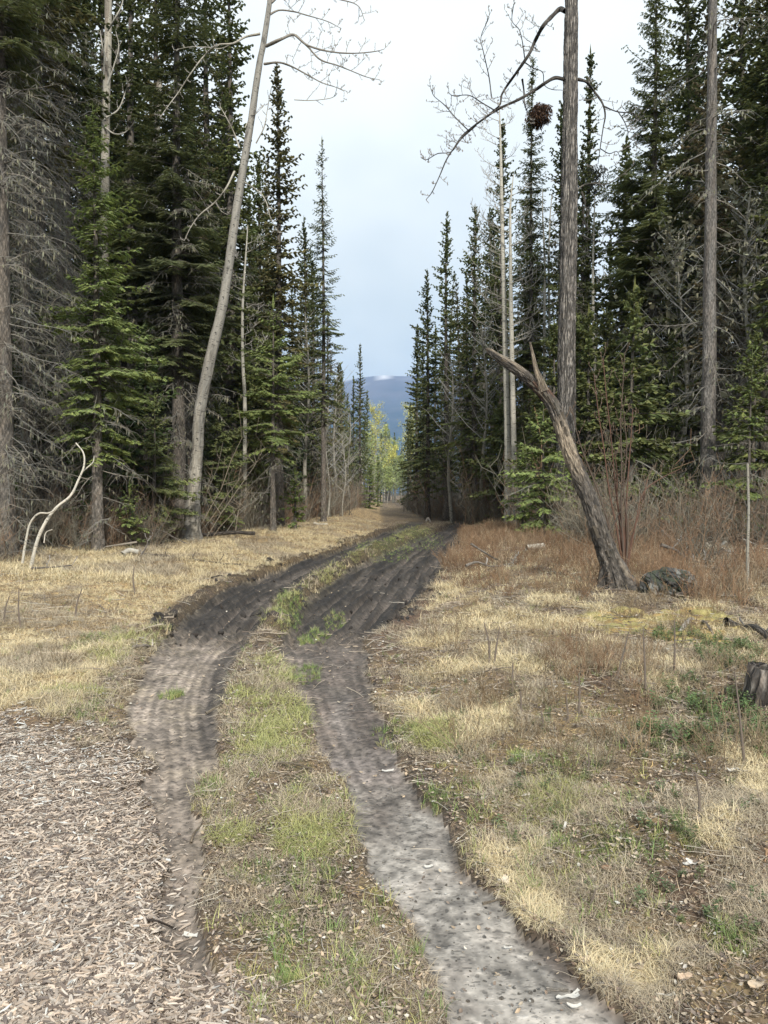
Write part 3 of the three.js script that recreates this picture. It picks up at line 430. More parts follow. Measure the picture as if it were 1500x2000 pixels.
// the trees behind: a few kinds, set out singly
{
  const kinds = [];
  for (let k = 0; k < 9; k++) kinds.push({ H: 18, live: [3, 4.5, 6, 8, 2.4, 5, 7, 3.5, 9][k], R: [1.7, 2.1, 1.6, 1.4, 2.2, 1.8, 1.5, 1.3, 1.9][k], detail: 1, thin: [1, 1.1, 0.8, 0.7, 1.15, 0.9, 1, 0.75, 0.8][k], gap: [0.1, 0.2, 0.3, 0.34, 0.12, 0.25, 0.2, 0.3, 0.36][k], lean0: [0, 0.02, -0.015, 0.03, 0, -0.02, 0.01, -0.03, 0.02][k], col: [DARK, MID, WARM, [0.13, 0.135, 0.07], MID, WARM, DARK, [0.15, 0.13, 0.075], DARK][k], dead: [1, 1.3, 1.6, 1.8, 0.7, 1.4, 1.6, 1.4, 1.8][k], bark: [BARK, BARK, [0.26, 0.24, 0.22], BARK, BARK, [0.28, 0.265, 0.245], BARK, [0.24, 0.225, 0.2], BARK][k], seed: 501 + k * 13 });
  const farKinds = []; for (let k = 0; k < 4; k++) farKinds.push({ H: 16, live: [1.5, 3, 2, 4][k], R: [1.5, 1.4, 1.7, 1.2][k], detail: 0, col: [DARK, MID, WARM, MID][k], dead: 0, seed: 801 + k * 17 });
  const proto = new Map(), cap = [[-200, -900], [455, -300], [480, 120], [600, 330], [640, 560], [690, 700], [740, 800], [780, 815], [800, 690], [835, 560], [880, 450], [960, 330], [1010, 260], [1090, 260], [1180, 270], [1230, 220], [1275, 60], [1300, -300], [1700, -900]];
  const taken = scene.children.filter((o) => o.userData.category === 'spruce tree').map((o) => [o.position.x, -o.position.z]);
  taken.push([xOf(390, 22), 22], [xOf(1105, 21.4), 21.4], [xOf(207, 23), 23], [xOf(290, 27), 27]);
  const r = rng(4242);
  const GROUPS = { left: 'spruces crowded in the left forest', right: 'spruces crowded in the right forest', leftFar: 'far spruces lining the trail on the left', rightFar: 'far spruces lining the trail on the right', end: 'distant spruces at the trail end' };
  const FRONT = [[8, 'thick far left trunk'], [84, 'twiggy spruce by the left edge'], [137, 'bare dark pole on the left'], [206, 'pale peeling birch trunk'], [288, 'grey weathered snag'], [350, 'thick-trunked full dark spruce'], [400, 'leaning aspen'], [452, 'leaning aspen upper stem'], [545, 'dark pointed spruce'], [632, 'sparse see-through spruce'], [835, 'leftmost spire on the right side'], [871, 'second spire on the right side'], [926, 'broad third spire'], [998, 'two pale aspen stems'], [1036, 'rusty-broomed spruce'], [1108, 'big cottonwood'], [1180, 'red-stemmed willow'], [1272, 'broad full spruce'], [1340, 'boulder and grey fallen log'], [1382, 'straight grey trunk'], [1440, 'spruce with grey dead boughs'], [1494, 'right edge spruce']];
  const ORD = 'first second third fourth fifth sixth seventh eighth ninth tenth eleventh twelfth'.split(' '), ord = (n) => ORD[n] ?? (n + 1) + (((n + 1) % 100 - (n + 1) % 10 !== 10) ? ['th', 'st', 'nd', 'rd'][(n + 1) % 10] ?? 'th' : 'th');
  const LOOK = ['full dark', 'broad olive green', 'gappy brownish', 'thin pale green', 'bushy olive green', 'ragged brownish', 'dense dark', 'narrow pale brownish', 'high-crowned dark'], placed = [];
  const named = () => {
    const byKey = new Map();
    for (const e of placed) { const px = 750 + e.x / e.d * F; e.f = FRONT.reduce((p, q) => (Math.abs(q[0] - px) < Math.abs(p[0] - px) ? q : p)); const k = e.where.length > 5 || e.where === 'end' ? e.where : e.f[1]; if (!byKey.has(k)) byKey.set(k, []); byKey.get(k).push(e); }
    for (const [k, L] of byKey) { L.sort((p, q) => p.d - q.d); L.forEach((e, i) => { e.o.userData.label = k === 'leftFar' ? `small far spruce, ${ord(i)} along the left trail side beyond the bend` : k === 'rightFar' ? `small far spruce, ${ord(i)} along the right trail side beyond the bend` : k === 'end' ? `tiny distant spruce, ${ord(i)} back at the far end of the trail` : `${LOOK[e.k]} spruce, ${ord(i)} one back behind the ${k}`; e.o.userData.group = GROUPS[e.where]; }); }
  };
  const put = (x, d, where, far) => {
    const px = 750 + x / d * F; let H = (far ? 13 : 17) * (0.75 + r() * 0.5); const y = poly(cap, px), most = tall(y, d) * (0.8 + r() * 0.17); H = Math.min(H, most); if (H < 2) return;
    const list = far ? farKinds : kinds, k = Math.floor(r() * list.length), key = (far ? 'f' : 'n') + k, s = H / list[k].H, p = onGround(x, d, -0.05), label = '', group = GROUPS[where], turn = r() * 6.283;
    taken.push([x, d]);
    if (!proto.has(key)) { const o = spruce(p, list[k], label, group); o.rotation.y = turn; o.scale.setScalar(s); proto.set(key, o); placed.push({ o, x, d, where, k }); } else placed.push({ o: copyOf(proto.get(key), p, turn, s, label, group), x, d, where, k });
  };
  const free = (x, d, gap) => taken.every(([a, b]) => Math.hypot(a - x, b - d) > gap);
  let nl = 0, nr = 0;
  for (let k = 0; k < 3000 && nl < 82; k++) { const d = 15 + Math.pow(r(), 1.2) * 44, e = poly(WOOD_L, d) - 0.9, x = e - Math.pow(r(), 1.1) * (0.56 * d + 2 + e); if (x < -0.56 * d - 1.5 || x > e || !free(x, d, 1.35)) continue; put(x, d, 'left', false); nl++; }
  for (let k = 0; k < 3000 && nr < 66; k++) { const d = 17 + Math.pow(r(), 1.2) * 44, e = poly(WOOD_R, d) + 1.2, x = e + Math.pow(r(), 1.1) * (0.56 * d + 2 - e); if (x > 0.56 * d + 1.5 || x < e || !free(x, d, 1.35)) continue; put(x, d, 'right', false); nr++; }
  const yl = [[], []], young = [0, 1].map((k) => spruce(onGround(k ? 8.2 : -9.4, 19 + k * 5, -0.05), { H: 6, live: 0.4, R: 1.35 + k * 0.2, detail: 1, col: k ? MID : [0.085, 0.115, 0.045], dead: 0.4, seed: 701 + k }, k ? 'young bushy green spruce in the shade of the right forest' : 'young bushy green spruce in the shade of the left forest', k ? 'young spruces in the right forest' : 'young spruces in the left forest', 'young_spruce')); yl[0].push(young[0]); yl[1].push(young[1]);
  for (let k = 0, n = 0; k < 2500 && n < 84; k++) { const L = n % 2 === 0, d = 17 + r() * 24, e = poly(L ? WOOD_L : WOOD_R, d), x = L ? e - 0.2 - r() * r() * 9 : e + 0.4 + r() * r() * 9; if (Math.abs(x) > 0.53 * d || !free(x, d, 0.9) || (d < 23 && Math.abs(750 + x / d * F - 1110) < 95) || (d < 24 && Math.abs(750 + x / d * F - 1382) < 60)) continue; taken.push([x, d]); const s = young[L ? 0 : 1]; yl[L ? 0 : 1].push(copyOf(s, onGround(x, d, -0.05), r() * 6.283, 0.35 + r() * 0.85, null, s.userData.group)); n++; }
  yl.forEach((Y, i) => Y.sort((p, q) => Math.abs(p.position.x / p.position.z) - Math.abs(q.position.x / q.position.z)).forEach((o, j) => { o.userData.label = `young bushy green spruce, ${ord(j)} outward from the trail in the ${i ? 'right' : 'left'} forest shade`; }));
  for (let k = 0, n = 0; k < 600 && n < 34; k++) { const d = 50 + r() * 62, x = poly(WOOD_L, d) - 0.6 - r() * r() * 16; if (!free(x, d, 1.5)) continue; put(x, d, 'leftFar', true); n++; }
  for (let k = 0, n = 0; k < 600 && n < 30; k++) { const d = 56 + r() * 58, x = poly(WOOD_R, d) + 0.6 + r() * r() * 16; if (!free(x, d, 1.5)) continue; put(x, d, 'rightFar', true); n++; }
  for (let k = 0, n = 0; k < 400 && n < 32; k++) { const d = 125 + r() * 60, x = (r() - 0.5) * 26; if (!free(x, d, 1.6)) continue; put(x, d, 'end', true); n++; }
  named();
}
console.log('spruce tris', triCount | 0);

// ------------------------------------------------------------------ broadleaved trees, still bare
function twigs(gb, pts, r, col, o = {}) { // side twigs along a limb, curving up to budded tips
  const { gap = 0.22, len = 0.6, from = 0.2, depth = 2, rise = 0.5, rad = 0.008, bud = true } = o, c = new THREE.CatmullRomCurve3(pts), L = c.getLength(), n = Math.max(1, Math.floor(L * (1 - from) / gap)); let side = 1;
  for (let k = 0; k <= n; k++) {
    const t = Math.min(1, from + (1 - from) * (k + r() * 0.6) / n), p = c.getPointAt(t), T = c.getTangentAt(t); side = -side;
    const S = V(T.y * side, -T.x * side, (r() - 0.5) * 1.6).add(V((r() - 0.5) * 0.6, rise * (r() * 1.2 - 0.1), 0)).normalize(), l = len * (0.35 + r() * 0.8) * mix(1, 0.5, t), D = T.clone().multiplyScalar(0.75).add(S).normalize();
    const q = [p]; for (let j = 1; j <= 4; j++) { D.add(V((r() - 0.5) * 0.5, rise * 0.28 + (r() - 0.5) * 0.4, (r() - 0.5) * 0.5)).normalize(); q.push(q[j - 1].clone().addScaledVector(D, l / 4)); }
    gb.tube(q, [rad * (0.6 + 0.4 * l / len), rad * 0.42], 4, tint(col, 1, r, 0.15));
    if (bud) for (let j = 1; j <= 4; j++) { const b = q[j], e = b.clone().addScaledVector(V(r() - 0.5, 0.8, r() - 0.5).normalize(), 0.045); gb.tube([b, b.clone().lerp(e, 0.45), e], (tt) => [0.004, 0.009, 0.002][Math.round(tt * 2)], 4, tint(col, 0.9, r, 0.1)); }
    if (depth > 1 && l > 0.2) twigs(gb, q, r, col, { gap: Math.max(0.11, gap * 0.75), len: l * 0.55, from: 0.3, depth: depth - 1, rise, rad: rad * 0.75, bud });
  }
}
function limbPart(parent, name, pts, r0, r1, mat, col, seed, tw) {
  const r = rng(seed), q = curve(pts.map((p) => p.clone().sub(parent.position)), Math.max(8, pts.length * 6)), g = new GB();
  g.tube(q, (t, a, l) => mix(r0, r1, Math.pow(t, 0.8)) * (1 + 0.08 * Math.sin(l * 9 + a * 2 + seed)), 8, (t) => tint(col, 1, r, 0.12), { uv: true });
  const m = add(name, g.geo(), mat, parent);
  if (tw) { const w = new GB(); twigs(w, q, r, tw.col ?? col, tw); add('twig', w.geo(), M.twig, m); }
  return m;
}
const jit = (L, d, r, s = 0.5) => L.map(([x, y], k) => at(x, y, d + (r() - 0.5) * s * (k ? 1 : 0)));
// interlacing ridges of old bark: 1 on a ridge, 0 in a furrow
function groove(a, l, seed) { const wx = Math.cos(a) * 3.2, wz = Math.sin(a) * 3.2, w = vn(l * 2.1 + seed, wx) * 0.9; return sst(0.02, 0.2, Math.min(Math.abs(vn(wx * 1.7 + w + seed, wz * 1.7 + l * 1.5 + w) - 0.5), 0.04 + Math.abs(vn(wx * 1.3 + 5, l * 5.5 + wz * 1.3 + seed) - 0.5))) * (0.75 + 0.25 * vn(wx * 6, l * 9 + wz * 5)); }
function stem(px, d, rows, widths, mat, col, label, category, name, seed, o = {}) { // a standing trunk from pixel rows; widths in metres
  const p0 = spot(px, d), T = base(name, p0, label, category), r = rng(seed), g = new GB();
  const pts = [V(0, -0.15, 0), ...rows.map(([x, y], k) => at(x, y, d + (o.lean ?? 0) * k / rows.length).sub(p0))], q = curve(pts, o.segs ?? 60), n = widths.length - 1, len = new THREE.CatmullRomCurve3(pts).getLength();
  g.tube(q, (t, a, l) => { const f = t * n, i = Math.min(n - 1, Math.floor(f)); const flare = 1 + (o.flare ?? 0.35) * Math.exp(-l * 1.8) * (1 + 0.5 * Math.sin(a * 5 + seed)); const fu = o.furrow ? o.furrow(t) * (groove(a, l, seed) - 0.6) : 0; return mix(widths[i], widths[i + 1], f - i) / 2 * flare * (1 + fu + 0.05 * (vn(a * 1.2 + 9, l * 2.2) - 0.5) + (o.knobby ?? 0.06) * (vn(Math.cos(a) * 2 + l * 3 + seed, Math.sin(a) * 2) - 0.5)); }, o.sides ?? 18, (t, a, P) => (o.paint ? o.paint(t, a, P, r, groove(a, t * len, seed)) : tint(col, 1, r, 0.08)), { uv: o.uv ?? true, cap: o.cap });
  add('trunk', g.geo(true), mat, T); return T;
}

// the leaning aspen on the left
{
  const d = 22, r = rng(31), pale = [0.4, 0.385, 0.35], tw = [0.3, 0.28, 0.25];
  const rows = [[372, 1045], [376, 1000], [381, 930], [386, 870], [391, 800], [405, 725], [424, 645], [434, 600], [446, 525], [462, 410], [478, 310], [492, 225], [506, 130], [517, 70], [527, 0], [540, -120], [548, -260]];
  const T = stem(370, d, rows, [0.5, 0.4, 0.33, 0.31, 0.29, 0.25, 0.22, 0.185, 0.16, 0.125, 0.09], M.aspen, pale, 'tall pale aspen leaning right out of the left forest with bare drooping branches', 'aspen tree', 'aspen_tree', 31, { lean: -0.6, flare: 0.55, knobby: 0.16, segs: 240, sides: 44, furrow: (t) => 0.22 * (1 - sst(0.12, 0.5, t)) + 0.02, paint: (t, a, P, q, f) => { const low = 1 - sst(0.12, 0.55, t), m = fbm(a * 1.4 + 3, P.y * 1.6, 4), k = mix(0.95, 0.5 + 0.5 * f, low) * (0.62 + 0.7 * m), c = tint([0.3, 0.292, 0.28], k, q, 0.1); const bald = sst(0.56, 0.66, vn(a * 1.1 + 3, P.y * 0.9)) * low * 0.8, scar = (1 - low) * sst(0.68, 0.76, fbm(a * 0.8, P.y * 5, 3)) * 0.6; return [0, 1, 2].map((j) => (c[j] + bald * [0.14, 0.125, 0.1][j]) * (1 - scar)); } });
  const B = [
    [[[520, 90], [550, 76], [575, 68], [600, 88], [640, 100], [690, 104], [735, 100], [750, 96]], 0.05],
    [[[575, 68], [600, 90], [625, 116], [660, 128], [690, 140], [715, 150], [742, 156]], 0.03],
    [[[516, 125], [545, 122], [570, 130], [600, 146], [630, 162], [655, 170], [672, 178]], 0.035],
    [[[524, 30], [545, 20], [570, 22], [600, 30], [640, 42], [665, 55]], 0.03],
    [[[530, 5], [560, -20], [600, -30], [650, -5], [700, 12], [712, 40]], 0.035],
    [[[508, 66], [480, 72], [455, 85], [425, 88], [400, 108], [375, 140], [350, 178], [330, 205], [312, 230]], 0.035],
    [[[455, 85], [430, 95], [400, 92], [370, 92], [340, 98]], 0.016],
    [[[468, 290], [458, 262], [445, 235], [430, 208]], 0.026],
    [[[458, 335], [440, 370], [420, 395], [390, 420], [372, 445], [360, 470]], 0.03],
    [[[420, 395], [430, 410], [445, 420]], 0.014],
    [[[476, 355], [500, 370], [520, 395], [530, 430], [545, 455]], 0.022],
    [[[500, 280], [515, 250], [522, 215], [528, 180]], 0.02],
    [[[478, 250], [490, 228], [500, 222], [515, 205]], 0.016],
    [[[575, 195], [610, 196], [650, 190], [655, 184]], 0.014],
  ];
  B.forEach(([rows2, w], k) => limbPart(T, 'branch', jit(rows2, d - 0.5, r, 0.7), w, 0.008, M.aspen, k < 5 ? [0.26, 0.24, 0.22] : pale, 60 + k, { gap: 0.2, len: k < 5 || k === 13 ? 0.75 : 0.35, depth: k < 5 ? 2 : 1, rad: 0.0105, col: tw, from: 0.25, rise: 0.45 }));
}
// the big cottonwood on the right
{
  const d = 21.4, r = rng(91), grey = [0.27, 0.25, 0.23], dk = [0.17, 0.155, 0.14];
  const T = stem(1104, d, [[1104, 1060], [1104, 980], [1105, 900], [1106, 800], [1107, 700], [1108, 600], [1110, 500], [1112, 380], [1113, 280], [1114, 180], [1115, 80], [1116, 0], [1117, -120], [1118, -260]], [0.66, 0.55, 0.52, 0.49, 0.47, 0.45, 0.43, 0.41, 0.38, 0.36, 0.32, 0.29], M.bark, grey, 'massive grey cottonwood trunk with furrowed bark right of the trail', 'cottonwood tree', 'cottonwood_tree', 91, { flare: 0.3, segs: 420, sides: 72, knobby: 0.1, furrow: () => 0.17, paint: (t, a, P, q, f) => { const m = fbm(a * 1.2, P.y * 0.8, 3); return tint([0.39, 0.378, 0.365], (0.36 + 0.72 * f) * (0.75 + 0.5 * m), q, 0.14); } });
  const B = [
    [[[1104, 22], [1093, 18], [1078, 32], [1060, 52], [1045, 80], [1032, 108], [1010, 140], [990, 168], [980, 185], [976, 205], [965, 215], [940, 235], [905, 262], [885, 290]], 0.07, 1],
    [[[1102, 155], [1085, 152], [1065, 162], [1045, 176], [1010, 196], [975, 212], [945, 232], [915, 255], [890, 285], [872, 312], [858, 345], [842, 378], [832, 390]], 0.055, 1],
    [[[930, 245], [900, 272], [880, 297], [855, 300], [832, 312], [822, 308]], 0.02, 1],
    [[[965, 215], [940, 200], [915, 186], [885, 187], [875, 180]], 0.018, 1],
    [[[960, 190], [955, 150], [945, 105], [940, 70], [955, 35]], 0.018, 1],
    [[[1025, 115], [1020, 80], [1015, 60], [1000, 40], [1003, 12]], 0.016, 1],
    [[[915, 255], [890, 230], [868, 205], [850, 190], [843, 178]], 0.018, 1],
    [[[1022, 120], [1040, 132], [1060, 142], [1063, 165], [1080, 175], [1098, 176]], 0.016, 0],
    [[[1020, 155], [1023, 175], [1025, 205], [1035, 228], [1045, 240]], 0.03, 0],
    [[[1130, 155], [1145, 160], [1160, 178], [1178, 205], [1182, 225], [1178, 250], [1172, 290], [1168, 320]], 0.045, 1],
    [[[1180, 208], [1205, 218], [1235, 222], [1250, 235]], 0.022, 1],
    [[[1205, 215], [1218, 235], [1226, 255], [1228, 270], [1240, 275]], 0.016, 1],
    [[[1172, 290], [1190, 300], [1205, 296], [1212, 310]], 0.014, 1],
    [[[1126, 372], [1140, 362], [1160, 358], [1182, 360], [1210, 345], [1238, 322]], 0.03, 0],
    [[[1136, 375], [1143, 395], [1140, 420], [1148, 450], [1160, 460]], 0.03, 0],
    [[[1118, 450], [1135, 460], [1160, 470], [1195, 474], [1240, 470], [1278, 466]], 0.02, 0],
    [[[1102, 365], [1080, 352], [1065, 345]], 0.02, 0],
  ];
  B.forEach(([rows2, w, tw], k) => limbPart(T, 'branch', jit(rows2, d, r, 0.8), w, 0.008, M.bark, k === 13 ? [0.4, 0.38, 0.34] : k > 12 ? [0.14, 0.13, 0.12] : dk, 130 + k, tw ? { gap: 0.2, len: 0.65, depth: 2, rad: 0.0105, col: [0.24, 0.22, 0.2], from: 0.2, rise: 0.4 } : { gap: 0.5, len: 0.3, depth: 1, rad: 0.007, col: [0.22, 0.2, 0.18], from: 0.4, rise: 0.3 }));
}
// pale stems: the peeling trunk, the snag, the aspens by the cottonwood
{
  const silver = [0.4, 0.39, 0.365];
  const peel = (t, a, P, q) => { const c = vn(a * 1.2 + P.x, P.y * 1.1) > 0.55 ? [0.42, 0.4, 0.36] : [0.21, 0.185, 0.16]; return tint(c, 1, q, 0.12); };
  let T = stem(206, 23, [[206, 1020], [207, 900], [205, 780], [203, 700], [204, 600], [203, 480], [205, 380], [206, 270], [209, 150], [211, 60], [212, -40], [214, -200]], [0.4, 0.34, 0.3, 0.28, 0.25, 0.24, 0.22, 0.2, 0.16], M.aspen, silver, 'pale peeling birch trunk running up behind the bright green spruce', 'birch tree', 'birch_tree', 41, { paint: peel, knobby: 0.14 });
  [[[210, 165], [222, 130], [232, 90], [226, 60]], [[207, 230], [230, 215], [245, 180], [250, 160]], [[206, 235], [190, 225], [175, 218], [160, 226]], [[209, 120], [200, 90], [196, 60]], [[210, 60], [228, 30], [240, 0], [238, -30]], [[206, 250], [225, 262], [245, 258], [262, 240]]].forEach((b, k) => limbPart(T, 'branch', jit(b, 22.6, rng(k + 3), 0.6), 0.03, 0.008, M.aspen, silver, 300 + k, { gap: 0.25, len: 0.4, depth: 1, col: [0.33, 0.31, 0.28] }));
  T = stem(288, 27, [[288, 1000], [289, 900], [289, 800], [290, 700], [291, 620], [293, 560], [296, 440], [300, 340], [306, 260], [312, 150]], [0.4, 0.33, 0.3, 0.28, 0.25, 0.22, 0.18], M.aspen, silver, 'grey weathered snag with flaking bark between the two dark spruces on the left', 'dead tree', 'dead_tree', 43, { paint: peel });
  [[[291, 600], [300, 575], [318, 560]], [[293, 540], [320, 520], [345, 500]], [[297, 420], [312, 395], [330, 388]]].forEach((b, k) => limbPart(T, 'branch', jit(b, 26.7, rng(k + 8), 0.5), 0.025, 0.008, M.aspen, silver, 320 + k));
  const A = [
    [992, 28.5, [[992, 970], [991, 860], [989, 760], [986, 660], [984, 560], [981, 450], [979, 350], [977, 260], [975, 200]], 0.24, 'left of two pale aspen stems standing close together left of the big cottonwood'],
    [1005, 28, [[1005, 1010], [1004, 900], [1002, 800], [1000, 700], [998, 600], [997, 500], [997, 400], [1003, 340]], 0.22, 'right of two pale aspen stems standing close together left of the big cottonwood'],
    [1064, 29.5, [[1064, 950], [1064, 800], [1063, 650], [1064, 520], [1060, 420], [1060, 370]], 0.13, 'thin pale aspen sapling close to the left side of the big cottonwood'],
    [1076, 30, [[1076, 950], [1075, 760], [1073, 640], [1072, 520], [1074, 430], [1078, 380]], 0.12, 'slender pale aspen sapling nearest the left edge of the big cottonwood trunk'],
    [1168, 26, [[1168, 900], [1164, 760], [1160, 660], [1158, 540], [1160, 440], [1162, 380]], 0.13, 'thin grey aspen sapling right of the big cottonwood trunk'],
    [478, 27, [[478, 900], [478, 780], [474, 700], [474, 600], [480, 500], [484, 440]], 0.14, 'thin pale birch stem right of the leaning aspen'],
  ];
  A.forEach(([px, d, rows, w, label], k) => {
    const t = stem(px, d, rows, [w * 1.15, w, w * 0.85, w * 0.7, w * 0.45, 0.03], M.aspen, [0.5, 0.49, 0.455], label, k === 5 ? 'birch tree' : 'aspen tree', k === 5 ? 'birch_tree' : 'aspen_tree', 50 + k, { flare: 0.2, knobby: 0.05 }), r = rng(600 + k), top = rows[rows.length - 1][1], lowY = 720;
    for (let j = 0; j < (k < 2 ? 26 : 12); j++) { const y = mix(lowY, top + 20, (j + r() * 0.6) / (k < 2 ? 26 : 12)); let i = 0; while (i < rows.length - 2 && rows[i + 1][1] > y) i++; const f = (rows[i][1] - y) / (rows[i][1] - rows[i + 1][1] || 1), x = mix(rows[i][0], rows[i + 1][0], clamp(f)), s = r() < 0.5 ? -1 : 1, l = (k < 2 ? 70 : 45) * (0.5 + r() * 0.8) * mix(1, 0.55, (lowY - y) / (lowY - top)); limbPart(t, 'branch', [[x, y], [x + s * l * 0.3, y - l * 0.12], [x + s * l * 0.7, y - l * 0.35], [x + s * l, y - l * 0.75]].map(([a, b], q) => at(a, b, d + q * (r() - 0.5) * 0.6)), 0.016, 0.005, M.aspen, [0.4, 0.385, 0.35], 700 + k * 40 + j, { gap: 0.16, len: 0.5, depth: 1, rad: 0.0075, col: [0.36, 0.34, 0.31], from: 0.15, rise: 0.5 }); }
  });
}
// fresh leafed and still bare broadleaved trees far along the trail
function leafy({ H, R, seed, leaf, n, size = 0.1, bark = [0.36, 0.35, 0.32] }) {
  const r = rng(seed), t = new GB(), c = new GB(), pts = []; for (let k = 0; k <= 8; k++) pts.push(V(Math.sin(k * 0.9 + seed) * 0.12, H * k / 8 - (k ? 0 : 0.2), Math.cos(k * 0.7 + seed) * 0.12));
  t.tube(pts, [H * 0.011, 0.02], 6, bark, { uv: true });
  for (let k = 0; k < 34; k++) {
    const y = H * (0.3 + 0.68 * Math.pow(k / 34, 0.9)), a = r() * 6.283, L = R * (1.1 - 0.75 * y / H) * (0.6 + r() * 0.6), o = V(Math.sin(y / H * 7.2 + seed) * 0.12, y, Math.cos(y / H * 5.6 + seed) * 0.12), m = V(o.x + Math.cos(a) * L * 0.5, y + L * 0.45, o.z + Math.sin(a) * L * 0.5), e = V(o.x + Math.cos(a) * L, y + L * 1.05, o.z + Math.sin(a) * L);
    c.tube([o, m, e], [0.025, 0.006], 3, tint(bark, 0.8, r, 0.1));
    for (let j = 0; j < n; j++) { const q = (0.2 + 0.8 * r()), p = o.clone().lerp(e, q).add(V((r() - 0.5) * L * 0.7, (r() - 0.5) * L * 0.7, (r() - 0.5) * L * 0.7)), s = size * (0.8 + r() * 1.2); if (leaf) c.diamond(p, V(p.x + (r() - 0.5) * s * 2, p.y + (r() - 0.5) * s * 2, p.z + (r() - 0.5) * s * 2), V((r() - 0.5) * s, (r() - 0.5) * s, (r() - 0.5) * s), tint(leaf, 1, r, 0.3)); if (!leaf || j % 6 === 0) { const b = o.clone().lerp(e, q); c.tube([b, p], [0.008, 0.004], 3, tint(bark, 0.8, r, 0.2)); } }
  }
  return { trunk: t.geo(), crown: c.geo() };
}
{
  const YEL = [0.46, 0.45, 0.12], LIME = [0.28, 0.33, 0.12];
  const mk = (px, d, topY, R, leaf, n, seed, label, category = 'poplar tree', name = 'poplar_tree') => { const H = tall(topY, d), o = base(name, spot(px, d), label, category), g = leafy({ H, R, seed, leaf, n, size: n < 30 ? 0.035 : 0.1 }); add('trunk', g.trunk, M.aspen, o); add('crown', g.crown, M.leaf, o); return o; };
  mk(733, 118, 795, 3.0, YEL, 130, 3, 'yellow-green poplar at the far trail end, left of the blue gap');
  mk(752, 132, 832, 2.4, LIME, 120, 4, 'low lime green poplar in the middle of the far trail end');
  mk(800, 128, 792, 3.0, YEL, 130, 5, 'yellow-green poplar at the far trail end, behind the right corner spruces');
  mk(772, 140, 862, 2.4, LIME, 110, 6, 'lowest lime green poplar right of the middle at the far trail end');
  mk(718, 105, 850, 2.2, LIME, 110, 7, 'lime green poplar leaning on the left edge of the far trail');
  mk(766, 122, 872, 1.8, YEL, 90, 8, 'slim bright yellow-green poplar sapling straight at the trail end');
  [[742, 112, 905, 1.4], [758, 116, 915, 1.3], [770, 118, 898, 1.4], [782, 121, 890, 1.6], [790, 112, 905, 1.3], [748, 124, 890, 1.6]].forEach(([px, d, y, R], k) => mk(px, d, y, R, k % 2 ? LIME : [0.2, 0.24, 0.1], 70, 60 + k, 'low green alder bush at the far trail end, ' + ['leftmost', 'second from the left', 'straight behind the trail', 'second from the right', 'rightmost', 'tallest behind the two left ones'][k], 'alder bush', 'alder_bush'));
  [[655, 50, 735, 2.0], [682, 62, 800, 1.8], [600, 38, 620, 1.8], [672, 47, 850, 1.4], [706, 84, 835, 1.7], [640, 41, 800, 1.5]].forEach(([px, d, y, R], k) => mk(px, d, y, R, [0.17, 0.17, 0.075], 9, 20 + k, 'brownish birch just coming into bud, ' + ['tallest behind the sparse spruce', 'left of the narrow spire and lower', 'nearest the dark pointed spruce', 'short and close to the trail edge', 'farthest along beside the narrow spire', 'short behind the brush under the sparse spruce'][k], 'birch tree', 'birch_tree'));
  [[880, 40, 700, 1.6], [945, 35, 640, 1.8], [1330, 23, 500, 2.2], [1460, 20, 420, 2.4], [40, 18.5, 560, 1.8]].forEach(([px, d, y, R], k) => mk(px, d, y, R, k > 1 ? [0.16, 0.155, 0.1] : null, k > 1 ? 34 : 10, 40 + k, 'grey bare willow tree with tangled twigs ' + ['below the second spire on the right', 'left of the two aspen stems', 'left of the straight grey trunk', 'right of the straight grey trunk', 'behind the far left trunk'][k], 'willow tree', 'willow_tree'));
}

